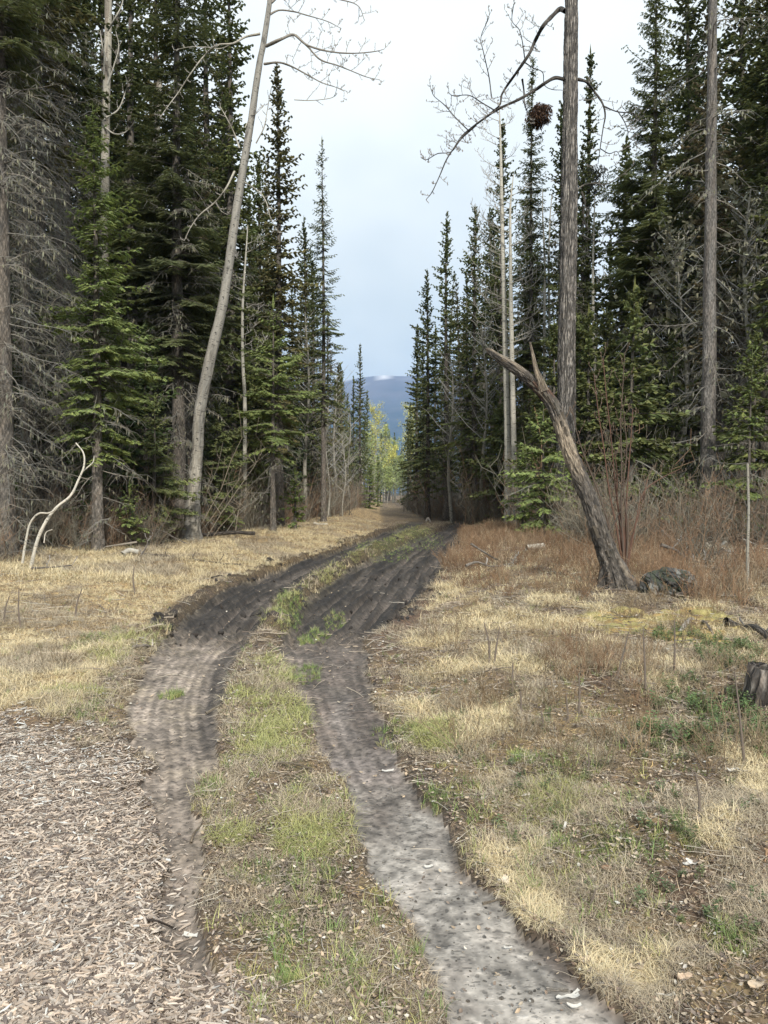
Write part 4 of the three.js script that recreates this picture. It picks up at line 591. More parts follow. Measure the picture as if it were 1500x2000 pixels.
// ------------------------------------------------------------------ the broken leaning log and what stands round it
{
  const d = 12.9, p0 = groundAt(1212, 1148), T = base('leaning_dead_tree', p0, 'broken dead tree trunk leaning left with peeling bark and a forked broken top', 'dead tree'), r = rng(7);
  const D = -p0.z, rows = [[1212, 1165], [1196, 1105], [1176, 1050], [1156, 990], [1130, 925], [1106, 865], [1090, 815], [1076, 785], [1056, 760], [1030, 738], [1000, 716], [975, 700], [956, 686]];
  const q = curve(rows.map(([x, y], k) => at(x, y, D + k * 0.05).sub(p0)), 260), W = [0.4, 0.255, 0.22, 0.21, 0.2, 0.19, 0.183, 0.178, 0.168, 0.15, 0.13, 0.11, 0.08], n = W.length - 1, g = new GB();
  g.tube(q, (t, a, l) => { const f = t * n, i = Math.min(n - 1, Math.floor(f)), root = Math.exp(-l * 2.2) * 0.9 * Math.pow(Math.max(0, Math.sin(a * 2.5 + 1)), 2), lump = 0.2 * (vn(a * 1.6 + 5, l * 3.5) - 0.5) + 0.24 * (groove(a, l * 1.6, 3) - 0.6) + 0.2 * (fbm(Math.cos(a) * 4 + l * 8, Math.sin(a) * 4, 3) - 0.5); return mix(W[i], W[i + 1], f - i) / 2 * (1 + root + lump) * (t > 0.97 ? 0.75 + 0.5 * vn(a * 3, 1) : 1); }, 56, (t, a, P, dir) => {
    const b = vn(a * 1.1 + 2, t * 14), topSide = sst(-0.1, 0.6, -dir.x * 0.7 + dir.z * 0.75 + (b - 0.5)), bald = (sst(0.3, 0.36, t) * sst(0.52, 0.46, t) * sst(0.5, 0.75, topSide) + sst(0.74, 0.82, t) * sst(0.3, 0.7, dir.y + (b - 0.5)) * 0.9 + sst(0.12, 0.05, t) * sst(0.55, 0.7, b)), rust = sst(0.55, 0.62, t) * sst(0.75, 0.7, t) * sst(0.5, 0.65, b);
    const c = [0, 1, 2].map((k) => mix(mix([0.2, 0.185, 0.168][k], [0.17, 0.105, 0.075][k], rust) * (0.28 + 0.9 * groove(a, t * 6.2 * 1.6, 3)) * (0.7 + 0.6 * fbm(a * 1.5, t * 40, 3)), [0.44, 0.385, 0.31][k], clamp(bald))); return tint(c, 1, r, 0.12); }, { uv: true, cap: 0.08, capCol: [0.45, 0.36, 0.26] });
  add('trunk', g.geo(true), M.scale, T);
  limbPart(T, 'broken_limb', [[1062, 765], [1054, 742], [1047, 722], [1041, 695], [1035, 668]].map(([x, y]) => at(x, y, D + 0.35)), 0.075, 0.012, M.bark, [0.46, 0.4, 0.32], 8);
  for (const [k, b] of [[[1040, 745], [1033, 735], [1022, 733]], [[1180, 1060], [1196, 1030], [1210, 1000]], [[1140, 950], [1120, 930], [1112, 905]]].entries()) limbPart(T, 'snag', b.map(([x, y]) => at(x, y, D + 0.1)), 0.022, 0.006, M.bark, [0.3, 0.27, 0.23], 15 + k);
  // loose bark plates standing proud
  for (let k = 0; k < 26; k++) { const t = 0.05 + r() * 0.9, i = Math.floor(t * 256), c = q[i], w = W[Math.min(n, Math.round(t * n))] / 2, a = -0.3 + r() * 3.4, dir = V(Math.cos(a) * -0.85, Math.cos(a) * -0.3 + 0.3, Math.sin(a)).normalize(), l = 0.07 + r() * 0.14, T2 = q[i + 1].clone().sub(c).normalize(), S = V().crossVectors(T2, dir).normalize(), gb = new GB(), col = tint([0.15, 0.135, 0.12], 1, r, 0.25), o = c.clone().addScaledVector(dir, w * 1.02); const pts = []; for (let j = 0; j < 3; j++) for (const s of [-1, 0, 1]) pts.push(o.clone().addScaledVector(T2, (j - 1) * l / 2).addScaledVector(S, s * (0.018 + r() * 0.018)).addScaledVector(dir, s ? -0.008 : 0.012 + (j === 2 ? 0.02 : 0))); for (let j = 0; j < 2; j++) for (let s = 0; s < 2; s++) { const e = j * 3 + s; gb.tri(pts[e], pts[e + 1], pts[e + 4], col); gb.tri(pts[e], pts[e + 4], pts[e + 3], col); } add('bark_plate', gb.geo(), M.bark, T); }

  // red-stemmed willow at its foot
  const S = base('willow_shrub', groundAt(1222, 1128), 'tall red-stemmed willow shrub growing from the foot of the leaning dead tree', 'willow shrub'), ds = -S.position.z - 0.05;
  const stems = [[[1216, 1120], [1200, 1060], [1168, 960], [1145, 900], [1128, 850], [1118, 800]], [[1218, 1120], [1206, 1040], [1190, 960], [1180, 880], [1168, 800], [1160, 730]], [[1219, 1120], [1210, 1020], [1200, 930], [1192, 840], [1184, 770], [1178, 700]], [[1220, 1118], [1214, 1000], [1214, 900], [1212, 820], [1216, 760], [1220, 690]], [[1222, 1118], [1222, 1020], [1226, 940], [1232, 860], [1236, 800]], [[1224, 1118], [1238, 1040], [1258, 960], [1290, 935], [1330, 915]], [[1216, 1120], [1196, 1050], [1180, 1015], [1150, 990], [1128, 940]], [[1221, 1120], [1218, 1040], [1206, 980], [1205, 920], [1200, 880]], [[1224, 1120], [1232, 1060], [1252, 990], [1266, 930]], [[1222, 1120], [1226, 1030], [1218, 950], [1224, 880], [1218, 800]]];
  stems.forEach((s, k) => limbPart(S, 'stem', s.map(([x, y], j) => at(x, y, ds + j * 0.06 * ((k % 3) - 1))), k === 5 ? 0.011 : 0.017, 0.005, M.twig, k % 3 ? [0.11, 0.058, 0.04] : [0.09, 0.065, 0.05], 900 + k, { gap: 0.2, len: 0.4, depth: 1, rad: 0.005, col: [0.12, 0.085, 0.06], from: 0.3, rise: 0.6 }));

  // the mossy boulder
  const rock = (px, py, w, h, dep, label, seed, col, name = 'boulder', cat = 'boulder') => { const p = groundAt(px, py), gg = new THREE.IcosahedronGeometry(1, 48), P = gg.attributes.position, C = new Float32Array(P.count * 3); for (let k = 0; k < P.count; k++) { const v = V().fromBufferAttribute(P, k), s = 1 + 0.42 * (fbm(v.x * 1.6 + seed, v.y * 1.6 + v.z * 1.3, 4) - 0.5) + 0.3 * (fbm(v.x * 5 + v.z * 4, v.y * 5 + seed, 5) - 0.5) - 0.1 * sst(0.06, 0, Math.abs(vn(v.x * 2.2 + v.y * 3 + 4, v.z * 2.2 + v.y) - 0.5)); const sq = Math.pow(Math.abs(v.y), 0.75) * Math.sign(v.y); P.setXYZ(k, v.x * s * w / 2, sq * s * h * 0.62 + h * 0.3, v.z * s * dep / 2); const l = fbm(v.x * 6 + 3, v.y * 6 + v.z * 4, 4), m = l > 0.6 ? [0.16, 0.16, 0.145] : l < 0.42 ? [0.035, 0.042, 0.028] : col; for (let q = 0; q < 3; q++) C[k * 3 + q] = m[q]; } gg.setAttribute('color', new THREE.BufferAttribute(C, 3)); gg.computeVertexNormals(); const o = add(name, gg, M.stone); o.position.copy(p); tag(o, label, cat); return o; };
  rock(1306, 1163, 0.66, 0.36, 0.5, 'dark lichen-flecked boulder on the ground right of the leaning dead tree', 3, [0.05, 0.049, 0.046]);
  // the cut stump at the right edge
  const st = base('tree_stump', groundAt(1490, 1380), 'weathered dark tree stump at the right edge of the slope', 'stump'), sg = new GB(), h = 0.27;
  sg.tube([V(0, -0.08, 0), V(0, 0.06, 0), V(0.01, 0.13, 0), V(0.01, 0.2, 0), V(0.02, h, 0.01)], (t, a) => 0.105 * (t > 0.95 ? 0.7 + 0.5 * vn(a * 3, 5) : 1) * (1.25 - 0.3 * t) * (1 + 0.3 * (vn(a * 2.2, t * 2) - 0.5) + 0.25 * Math.exp(-t * 5) * Math.sin(a * 4) + 0.3 * (fbm(a * 4, t * 7, 3) - 0.5)), 40, (t, a) => tint(vn(a * 3, t * 4) > 0.6 ? [0.3, 0.28, 0.26] : [0.075, 0.066, 0.06], 1, r, 0.15), { uv: true, cap: -0.05, capCol: [0.12, 0.1, 0.085] }); add('wood', sg.geo(true), M.bark, st);
}

// ------------------------------------------------------------------ single sticks, logs, saplings and scraps
function rod(name, category, pts, r0, r1, mat, col, label, o = {}) { // a stick: bent, tapered, knobbly, with pale broken ends
  const p0 = pts[0].clone(), T = base(name, p0, label, category), g = new GB(), r = rng(Math.round(Math.abs(p0.x * 977 + p0.z * 331)) + 1), q = curve(pts.map((p) => p.clone().sub(p0)), Math.max(8, pts.length * 5));
  g.tube(q, (t, a, l) => mix(r0, r1, t) * (1 + 0.25 * (vn(l * 11 + a * 0.8, r0 * 99) - 0.5)), 9, () => tint(col, 1, r, 0.12), { uv: 2, cap: r1 * 0.3, capCol: o.end ?? [0.5, 0.42, 0.3] }); add('wood', g.geo(true), mat, T);
  if (o.twigs) { const w = new GB(); twigs(w, q, r, col, o.twigs); add('twig', w.geo(), M.twig, T); }
  return T;
}
const gs = (rows, lift) => { // points low on the ground stand where they touch it; raised ones keep the distance of the nearest point that does
  const low = rows.filter((e) => !(e[2] > 0.06)), ref = low.length ? -groundAt(low[0][0], low[0][1]).z : -groundAt(rows[rows.length - 1][0], rows[rows.length - 1][1] + 14).z;
  return rows.map(([x, y, h], k) => { if (h > 0.06) return at(x, y, ref + k * 0.08); const p = groundAt(x, y); p.y += (h ?? 0) + lift; return p; });
};
{
  const white = [0.62, 0.6, 0.56], grey = [0.3, 0.28, 0.26], dark = [0.13, 0.115, 0.1], b = groundAt(58, 1108), db = -b.z;
  const bent = rod('bent_birch', 'dead birch', [b, ...[[75, 1050], [92, 1015], [112, 990], [138, 968], [152, 940], [164, 910], [163, 885], [148, 865]].map(([x, y]) => at(x, y, db - 0.1))], 0.033, 0.01, M.aspen, white, 'white bent dead birch stem curving up at the left forest edge');
  limbPart(bent, 'branch', [[44, 1100], [50, 1060], [60, 1020], [76, 1003], [95, 1002], [108, 996]].map(([x, y]) => at(x, y, db - 0.2)), 0.024, 0.012, M.aspen, [0.5, 0.48, 0.44], 5);
  limbPart(bent, 'branch', [[163, 920], [172, 912], [182, 902], [184, 890]].map(([x, y]) => at(x, y, db)), 0.014, 0.006, M.aspen, white, 6);
  limbPart(bent, 'branch', [[86, 1060], [90, 1040], [102, 1034]].map(([x, y]) => at(x, y, db)), 0.012, 0.006, M.aspen, white, 9);
  const L = (rows, r0, r1, col, label, lift = 0.02, o = {}, mat = M.scale, name = 'fallen_stick', cat = 'stick') => rod(name, cat, gs(rows, lift), r0, r1, mat, col, label, o);
  L([[395, 1045, 0.75], [430, 1042, 0.62], [465, 1040, 0.45], [498, 1042, 0.3]], 0.06, 0.055, dark, 'dark fallen log with a pale cut end by the leaning aspen', 0.02, { end: [0.6, 0.48, 0.3] }, M.bark, 'fallen_log', 'log');
  L([[275, 1085, 0.0], [330, 1090, 0.02], [380, 1095, 0], [440, 1104, 0], [465, 1106, 0]], 0.028, 0.014, dark, 'long dark stick lying across the left bank below the leaning aspen', 0.02, { twigs: { gap: 0.4, len: 0.3, depth: 1 } });
  L([[238, 1090, 0.0], [252, 1088, 0.05], [270, 1088, 0.03]], 0.06, 0.055, [0.42, 0.405, 0.375], 'short white birch log chunk lying at the left wood edge', 0.07, { end: [0.6, 0.5, 0.36] }, M.aspen, 'log_chunk', 'log');
  L([[270, 1090, 0], [282, 1075, 0.15], [288, 1060, 0.3], [286, 1050, 0.45]], 0.02, 0.008, grey, 'pale forked dead stick standing up beside the short white log', 0.0, { twigs: { gap: 0.2, len: 0.35, depth: 1 } });
  L([[280, 1040, 0.4], [310, 1035, 0.45], [340, 1050, 0.2], [365, 1068, 0.02]], 0.025, 0.014, grey, 'grey bowed branch resting over the brush left of the aspen foot');
  L([[60, 1118, 0.05], [100, 1108, 0.12], [140, 1104, 0.08]], 0.022, 0.01, grey, 'grey fallen branch at the foot of the white bent birch', 0.02, { twigs: { gap: 0.2, len: 0.3, depth: 1 } });
  L([[412, 1135, 0.03], [430, 1133, 0.06], [455, 1139, 0.0]], 0.018, 0.01, dark, 'small dark curved stick on the straw just above the wet rut');
  L([[430, 1065, 0.15], [450, 1040, 0.5], [480, 1020, 0.8], [510, 1004, 1.0]], 0.03, 0.014, [0.4, 0.38, 0.35], 'pale curved dead branch propped up in the brush right of the aspen', 0, { twigs: { gap: 0.4, len: 0.4, depth: 1 } });
  L([[590, 1036, 0.1], [620, 1018, 0.5], [650, 995, 0.9], [668, 984, 1.1]], 0.035, 0.018, [0.33, 0.31, 0.28], 'grey dead pole slanting up from the brush toward the far left trail');
  L([[508, 1030, 0], [516, 1000, 0.5], [526, 935, 1.9], [531, 880, 3.0]], 0.045, 0.02, [0.4, 0.38, 0.35], 'slim pale dead stem standing beside the young light green spruce', 0, {}, M.aspen, 'dead_sapling', 'dead sapling');
  L([[612, 1026, 0.05], [625, 1025, 0.08], [640, 1024, 0.08]], 0.06, 0.06, [0.4, 0.38, 0.34], 'grey chunk of log lying at the left trail edge below the sparse spruce', 0.05, {}, M.aspen, 'log_chunk', 'log');
  // right side
  L([[1462, 1150, 0], [1460, 1080, 0.55], [1462, 1000, 1.15], [1460, 905, 1.95]], 0.022, 0.016, [0.26, 0.25, 0.225], 'pale slim dead stem standing at the right edge of the brush', 0, {}, M.aspen, 'dead_sapling', 'dead sapling');
  L([[1300, 1092, 0.1], [1335, 1082, 0.2], [1365, 1088, 0.12], [1415, 1075, 0.25]], 0.045, 0.03, grey, 'grey fallen log lying under the straight grey trunk', 0.03, { twigs: { gap: 0.5, len: 0.5, depth: 1 } }, M.bark, 'fallen_log', 'log');
  L([[1290, 1064, 0.1], [1320, 1075, 0.15], [1345, 1098, 0.05], [1378, 1110, 0.05]], 0.03, 0.014, grey, 'thin grey fallen branch crossing the log under the straight grey trunk', 0.03, { twigs: { gap: 0.3, len: 0.4, depth: 1 } });
  L([[1320, 1172, 0.02], [1345, 1166, 0.05], [1378, 1156, 0.06]], 0.03, 0.018, [0.2, 0.17, 0.15], 'brown stick lying close in front of the boulder');
  L([[910, 1105, 0.15], [930, 1098, 0.2], [960, 1106, 0.12], [1000, 1100, 0.2]], 0.022, 0.01, [0.42, 0.4, 0.37], 'pale curved fallen branch on the bank above the right rut', 0.03, { twigs: { gap: 0.25, len: 0.35, depth: 1 } });
  L([[920, 1062, 0.2], [940, 1075, 0.2], [965, 1090, 0.1], [978, 1096, 0.1]], 0.018, 0.01, [0.42, 0.4, 0.37], 'thin pale dead branch sloping down the bank toward the right rut');
  L([[832, 1018, 0.25], [836, 1012, 0.2], [841, 1021, 0]], 0.05, 0.045, white, 'short white stick standing at the right trail corner');
  L([[1028, 1070, 0.12], [1045, 1068, 0.14], [1062, 1066, 0.12]], 0.06, 0.06, [0.5, 0.48, 0.44], 'pale fallen birch log at the foot of the young spruce by the cottonwood', 0.05, {}, M.aspen, 'fallen_log', 'log');
  L([[1330, 1240, 0.01], [1338, 1233, 0.03], [1352, 1222, 0.05]], 0.03, 0.022, white, 'stubby white stick lying above the mossy hummock on the slope');
  L([[1420, 1230, 0.06], [1445, 1225, 0.1], [1480, 1245, 0.06], [1510, 1262, 0.05]], 0.04, 0.03, [0.17, 0.16, 0.15], 'dark mossy fallen log at the right edge of the slope', 0.03, { twigs: { gap: 0.4, len: 0.3, depth: 1 } }, M.bark, 'fallen_log', 'log');
  L([[1375, 1218, 0], [1382, 1232, 0.05], [1396, 1244, 0]], 0.018, 0.01, grey, 'thin grey stick leaning beside the dark mossy log');
  L([[1245, 1976, 0], [1265, 1970, 0.005], [1296, 1955, 0.005]], 0.007, 0.004, [0.33, 0.28, 0.22], 'thin brown stick at the bottom of the photo right of the pale rut', 0.006);
  L([[1072, 1950, 0], [1092, 1951, 0], [1116, 1952, 0]], 0.006, 0.0045, [0.7, 0.67, 0.62], 'straight white stick lying on the pale silt of the near right rut', 0.006, { end: [0.75, 0.7, 0.6] });
  L([[945, 1778, 0], [965, 1778, 0.01], [985, 1772, 0.01]], 0.006, 0.003, [0.55, 0.48, 0.38], 'pale forked twig on the near right rut beside a dark cone', 0.006, { twigs: { gap: 0.05, len: 0.06, depth: 1, rad: 0.002, bud: false } });
  L([[265, 1812, 0], [300, 1820, 0.01], [338, 1830, 0]], 0.006, 0.003, [0.13, 0.1, 0.08], 'dark thin stick lying on the wood chips in the left foreground', 0.008);
  L([[369, 1656, 0], [374, 1645, 0.015], [385, 1634, 0.02]], 0.007, 0.005, [0.5, 0.42, 0.32], 'crooked tan twig at the right edge of the left rut', 0.006);
  L([[388, 1786, 0], [398, 1776, 0.01], [412, 1772, 0]], 0.006, 0.004, [0.6, 0.54, 0.44], 'small curved pale twig at the end of the left rut', 0.005);
  L([[463, 1482, 0], [482, 1484, 0.01], [500, 1486, 0]], 0.008, 0.006, [0.6, 0.56, 0.5], 'pale splinter lying left of the middle grass strip', 0.008);
  L([[545, 1504, 0.02], [575, 1510, 0.03], [612, 1514, 0.01]], 0.007, 0.005, [0.5, 0.44, 0.34], 'tan stalk lying across the middle grass strip', 0.01);
  L([[400, 1402, 0.01], [415, 1396, 0.02], [430, 1388, 0.02]], 0.01, 0.006, [0.5, 0.45, 0.36], 'bent pale twig in the dark groove of the left rut', 0.012);
  L([[258, 1272, 0.02], [275, 1275, 0.05], [296, 1271, 0.02]], 0.02, 0.012, [0.5, 0.46, 0.4], 'pale dead twig on the left verge beside the green tuft', 0.015, { twigs: { gap: 0.12, len: 0.15, depth: 1, bud: false } });
  L([[1000, 1530, 0], [1030, 1524, 0.01], [1080, 1530, 0]], 0.006, 0.004, [0.42, 0.36, 0.28], 'thin straight stalk across the straw right of the right rut', 0.02);
  // thin dark saplings on the right slope
  const SAP = [[[957, 1306], [955, 1255], [945, 1215]], [[966, 1305], [970, 1260], [976, 1225]], [[1005, 1372], [1001, 1330], [1002, 1295]], [[1206, 1332], [1214, 1290], [1228, 1234]], [[1264, 1352], [1259, 1290], [1256, 1226]], [[1319, 1322], [1318, 1270], [1317, 1212]], [[1460, 1498], [1446, 1410], [1435, 1312]], [[1372, 1602], [1366, 1560], [1358, 1508]], [[1133, 1396], [1132, 1360], [1131, 1318]], [[1112, 1412], [1108, 1380], [1106, 1358]], [[1063, 1426], [1060, 1405], [1057, 1390]], [[1020, 1402], [1018, 1375], [1017, 1350]], [[1150, 1790], [1154, 1765], [1163, 1738]], [[1152, 1510], [1150, 1490], [1149, 1470]], [[38, 1228], [36, 1190], [37, 1152]], [[145, 1208], [150, 1180], [160, 1150]], [[5, 1215], [10, 1190], [18, 1165]], [[262, 1160], [260, 1130], [262, 1108]]];
  const WHERE = ['leftmost forked one above the right rut', 'close right of the leftmost forked one', 'below the forked pair near the straw', 'tilted right in the middle of the slope', 'straight and tall in the middle of the slope', 'straight one below the mossy hummock', 'tallest at the right edge above the green patch', 'in the straw tussock at lower right', 'in the rusty shrub patch', 'short at the left side of the rusty shrub patch', 'very short left of the rusty shrub patch', 'short below the leftmost pair', 'tiny one beside the near right rut', 'small one in the grey brush below the rusty patch', 'on the left bank below the white bent birch', 'tilted right on the left bank straw', 'tilted at the far left edge of the bank', 'short one under the short white log'];
  SAP.forEach((s, k) => { const f = groundAt(...s[0]), d = -f.z; rod('bare_sapling', 'sapling', [f, ...s.slice(1).map(([x, y]) => at(x, y, d))], 0.0042 * Math.sqrt(d), 0.0018 * Math.sqrt(d), M.twig, [0.13, 0.105, 0.085], 'thin bare dark sapling stem, ' + WHERE[k], { end: [0.15, 0.12, 0.1], twigs: { gap: 0.09 * Math.sqrt(d / 5), len: 0.1 * Math.sqrt(d / 5), depth: 1, rad: 0.0026 * Math.sqrt(d / 5), rise: 0.7, bud: false } }); });
  // scraps of bark and dry leaves that can be picked out
  const scrap = (px, py, w, l, turn, col, label, name, cat, curl = 0.3, lift = 0.012) => { const p = groundAt(px, py), g = new THREE.PlaneGeometry(l, w, 8, 5), P = g.attributes.position, C = new Float32Array(P.count * 3), r = rng(px * 7 + py); for (let k = 0; k < P.count; k++) { const x = P.getX(k), y = P.getY(k), e = name === 'dry_leaf' ? Math.sqrt(Math.max(0, 1 - Math.pow(2 * x / l, 2))) * (0.75 + 0.5 * vn(x * 140 + px, y > 0 ? 2 : 6)) : 1 - 0.35 * vn(x * 60 + px, y > 0 ? 3 : 8) * Math.abs(2 * y / w); P.setXYZ(k, x, curl * (y * y / w * 2.2 + x * x / l) + (vn(x * 70 + px, y * 70) - 0.5) * 0.012 + lift, y * e); const c = tint(col, 1, r, 0.12); C.set(c, k * 3); } g.setAttribute('color', new THREE.BufferAttribute(C, 3)); g.computeVertexNormals(); const m = add(name, g, M.leaf); m.position.copy(p); m.rotation.set((r() - 0.5) * 0.4, turn, (r() - 0.5) * 0.3); tag(m, label, cat); };
  const WH = [0.43, 0.415, 0.38], TAN = [0.4, 0.32, 0.235];
  [[1355, 1702, 0.03, 0.06, 0.4, WH, 'white scrap of birch bark in the grass at lower right'], [1005, 1672, 0.018, 0.06, 0, WH, 'white bark sliver on the brown verge right of the pale rut'], [995, 1872, 0.014, 0.032, 0.1, WH, 'small white bark flake on the silt of the near right rut'], [1117, 1972, 0.022, 0.075, 0.1, WH, 'broad white bark flake at the bottom of the pale rut'], [1128, 1990, 0.02, 0.05, 0.3, WH, 'white bark flake lowest at the bottom of the pale rut'], [1130, 1962, 0.012, 0.03, 0.6, WH, 'tiny white bark flake just right of the straight white stick'], [1282, 1580, 0.02, 0.05, 0.8, WH, 'white bark curl in the straw tussock'], [1107, 1625, 0.014, 0.05, 1.2, WH, 'narrow white bark strip upright in the straw'], [1310, 1968, 0.02, 0.06, 0, WH, 'white bark strip at the bottom right beside a thin brown stick'], [1235, 1207, 0.09, 0.2, 0.1, [0.55, 0.5, 0.46], 'pale slab of bark below the boulder on the slope'], [1405, 1290, 0.06, 0.1, 0.9, WH, 'white bark scrap on the green patch of the slope'], [1442, 1517, 0.06, 0.09, 0.5, WH, 'large white bark scrap at the right edge below the stump'], [1372, 1362, 0.035, 0.08, 0.3, WH, 'white bark scrap left of the stump'], [1385, 1425, 0.03, 0.06, 0.2, WH, 'small pale bark scrap under the stump'], [842, 1512, 0.02, 0.06, 0.1, WH, 'white splinter of bark at the edge of the right rut'], [758, 1514, 0.02, 0.07, 0, WH, 'white splinter across the dark middle of the right rut'], [365, 1847, 0.024, 0.05, 0.1, WH, 'white bark piece on the chips at the end of the left rut'], [190, 1364, 0.04, 0.12, 0.1, WH, 'white bark strip on the left verge'], [138, 1378, 0.04, 0.07, 0.5, WH, 'white bark scrap left of the pale strip on the verge'], [36, 1430, 0.035, 0.09, 0.2, WH, 'white bark scrap at the edge of the wood chips on the far left'], [495, 1446, 0.03, 0.05, 0.3, [0.6, 0.57, 0.5], 'pale bark scrap at the left edge of the middle strip'], [838, 1708, 0.02, 0.04, 0.3, WH, 'white bark crumb on the pale silt of the right rut'], [1080, 1700, 0.016, 0.03, 0.5, WH, 'small white bark crumb beside the green grass patch']].forEach(([x, y, w, l, t, c, lab]) => scrap(x, y, w, l, t, c, lab, 'bark_scrap', 'bark scrap'));
  [[1147, 1897, 0.03, 0.05, 0.3, TAN, 'curled tan leaf on the right side of the near pale rut'], [1347, 1930, 0.035, 0.055, 0.2, [0.48, 0.36, 0.26], 'peach coloured dry leaf at lower right'], [990, 1735, 0.03, 0.05, 1.4, [0.5, 0.44, 0.36], 'dry leaf standing on edge beside the dark cone'], [1250, 1910, 0.035, 0.06, 0.4, TAN, 'tan dry leaf above the thin brown stick'], [1190, 1712, 0.03, 0.05, 0.3, [0.17, 0.1, 0.06], 'dark brown curled leaf below the green grass patch'], [1490, 1945, 0.04, 0.065, 0.5, [0.42, 0.34, 0.25], 'large dry leaf at the bottom right edge'], [1300, 1780, 0.032, 0.045, 0.7, [0.4, 0.33, 0.25], 'crumpled dry leaf in the straw right of the rut'], [530, 1675, 0.03, 0.09, -0.5, [0.55, 0.46, 0.33], 'long tan dry leaf in the middle strip'], [1030, 1560, 0.02, 0.05, 0.3, [0.5, 0.46, 0.4], 'pale dry leaf in the straw right of the pale silt']].forEach(([x, y, w, l, t, c, lab]) => scrap(x, y, w, l, t, c, lab, 'dry_leaf', 'dry leaf', 0.32));
  { const p = groundAt(992, 1782), g = new GB(), r = rng(6), o = base('spruce_cone', p, 'dark spruce cone lying on the near right rut', 'cone'); g.tube([V(-0.02, 0.012, 0), V(-0.01, 0.013, 0), V(0.005, 0.014, 0.002), V(0.022, 0.012, 0.004)], (t) => 0.011 * Math.sin(0.5 + t * 2.2), 10, [0.05, 0.035, 0.028], { cap: true }); add('core', g.geo(true), M.twig, o); const sc = new GB(); for (let k = 0; k < 60; k++) { const t = k / 60, a = k * 2.4, R = 0.011 * Math.sin(0.5 + t * 2.2), b = V(-0.02 + t * 0.042, 0.013 + Math.cos(a) * R, Math.sin(a) * R), e = V(b.x + 0.005, 0.013 + Math.cos(a) * (R + 0.004), Math.sin(a) * (R + 0.004)); sc.diamond(b, e, V(0, Math.sin(a) * 0.003, -Math.cos(a) * 0.003), tint([0.08, 0.055, 0.04], 1, r, 0.2)); } add('scales', sc.geo(), M.twig, o); }
}

// ------------------------------------------------------------------ ground cover that nobody could count
function scatter(name, geos, mat, list, label) { // list of {p, s, turn, tilt, c, g}; one InstancedMesh per variant, named alike
  geos.forEach((geo, k) => {
    const mine = list.filter((e) => (e.g ?? 0) % geos.length === k); if (!mine.length) return;
    const m = new THREE.InstancedMesh(geo, mat, mine.length), q = new THREE.Quaternion(), e3 = new THREE.Euler(), X = new THREE.Matrix4(), c = new THREE.Color();
    mine.forEach((e, i) => { e3.set(e.tx ?? 0, e.turn, e.tz ?? 0, 'YXZ'); X.compose(e.p, q.setFromEuler(e3), V(e.s, e.s * (e.h ?? 1), e.s)); m.setMatrixAt(i, X); m.setColorAt(i, c.setRGB(e.c[0], e.c[1], e.c[2])); });
    m.name = numbered(name); m.castShadow = m.receiveShadow = true; tag(m, label, null, null, 'stuff'); scene.add(m);
  });
}
function bladeTuft(seed, n, len, w, spread, lay) {
  const g = new GB(), r = rng(seed), one = [1, 1, 1];
  for (let k = 0; k < n; k++) {
    const a = r() * 6.283, l = len * (0.5 + r() * 0.8), o = V((r() - 0.5) * spread, -0.01, (r() - 0.5) * spread), c = tint(one, 0.85 + r() * 0.3, r, 0.12), sw = w * (0.6 + r() * 0.7), lean = lay * (0.5 + r() * 0.8), S = V(-Math.sin(a) * sw, 0, Math.cos(a) * sw); let e = 1.45 - lean * 0.5; const P = [o]; let az = a;
    for (let j = 1; j <= 4; j++) { P.push(P[j - 1].clone().add(V(Math.cos(az) * Math.cos(e), Math.sin(e), Math.sin(az) * Math.cos(e)).multiplyScalar(l / 4))); e -= lean * (0.35 + r() * 0.3); az += (r() - 0.5) * 0.5; if (P[j].y < 0.004) P[j].y = 0.004 + r() * 0.012; }
    let k0 = g.count; for (let j = 0; j <= 4; j++) { const t = 1 - j / 4.3; g.v(P[j].x + S.x * t, P[j].y, P[j].z + S.z * t, 0, 1, 0, c); g.v(P[j].x - S.x * t, P[j].y, P[j].z - S.z * t, 0, 1, 0, c); } for (let j = 0; j < 4; j++) { const b = k0 + j * 2; g.i.push(b, b + 1, b + 3, b, b + 3, b + 2); }
  }
  return g.geo(true);
}
function twigClump(seed, n, H, rad, branch, spread) {
  const g = new GB(), r = rng(seed);
  for (let k = 0; k < n; k++) {
    const a = r() * 6.283, l = H * (0.45 + r() * 0.75); let e = 1.5 - r() * 0.75, az = a; const P = [V((r() - 0.5) * spread, -0.03, (r() - 0.5) * spread)];
    for (let j = 1; j <= 4; j++) { P.push(P[j - 1].clone().add(V(Math.cos(az) * Math.cos(e), Math.sin(e), Math.sin(az) * Math.cos(e)).multiplyScalar(l / 4))); e += (r() - 0.55) * 0.5; az += (r() - 0.5) * 0.9; }
    const c = tint([1, 1, 1], 1, r, 0.25); g.tube(P, [rad, rad * 0.4], 3, c);
    for (let b = 0; b < branch; b++) { const i = 1 + Math.floor(r() * 3), o = P[i].clone().lerp(P[i + 1], r()), b2 = r() * 6.283, l2 = l * (0.12 + r() * 0.25), e2 = 0.2 + r() * 1.0; const m = V(o.x + Math.cos(b2) * Math.cos(e2) * l2 * 0.6, o.y + Math.sin(e2) * l2 * 0.5, o.z + Math.sin(b2) * Math.cos(e2) * l2 * 0.6); g.tube([o, m, V(m.x + (r() - 0.5) * l2 * 0.4, m.y + l2 * 0.45, m.z + (r() - 0.5) * l2 * 0.4)], [rad * 0.6, rad * 0.3], 3, c); }
  }
  return g.geo();
}
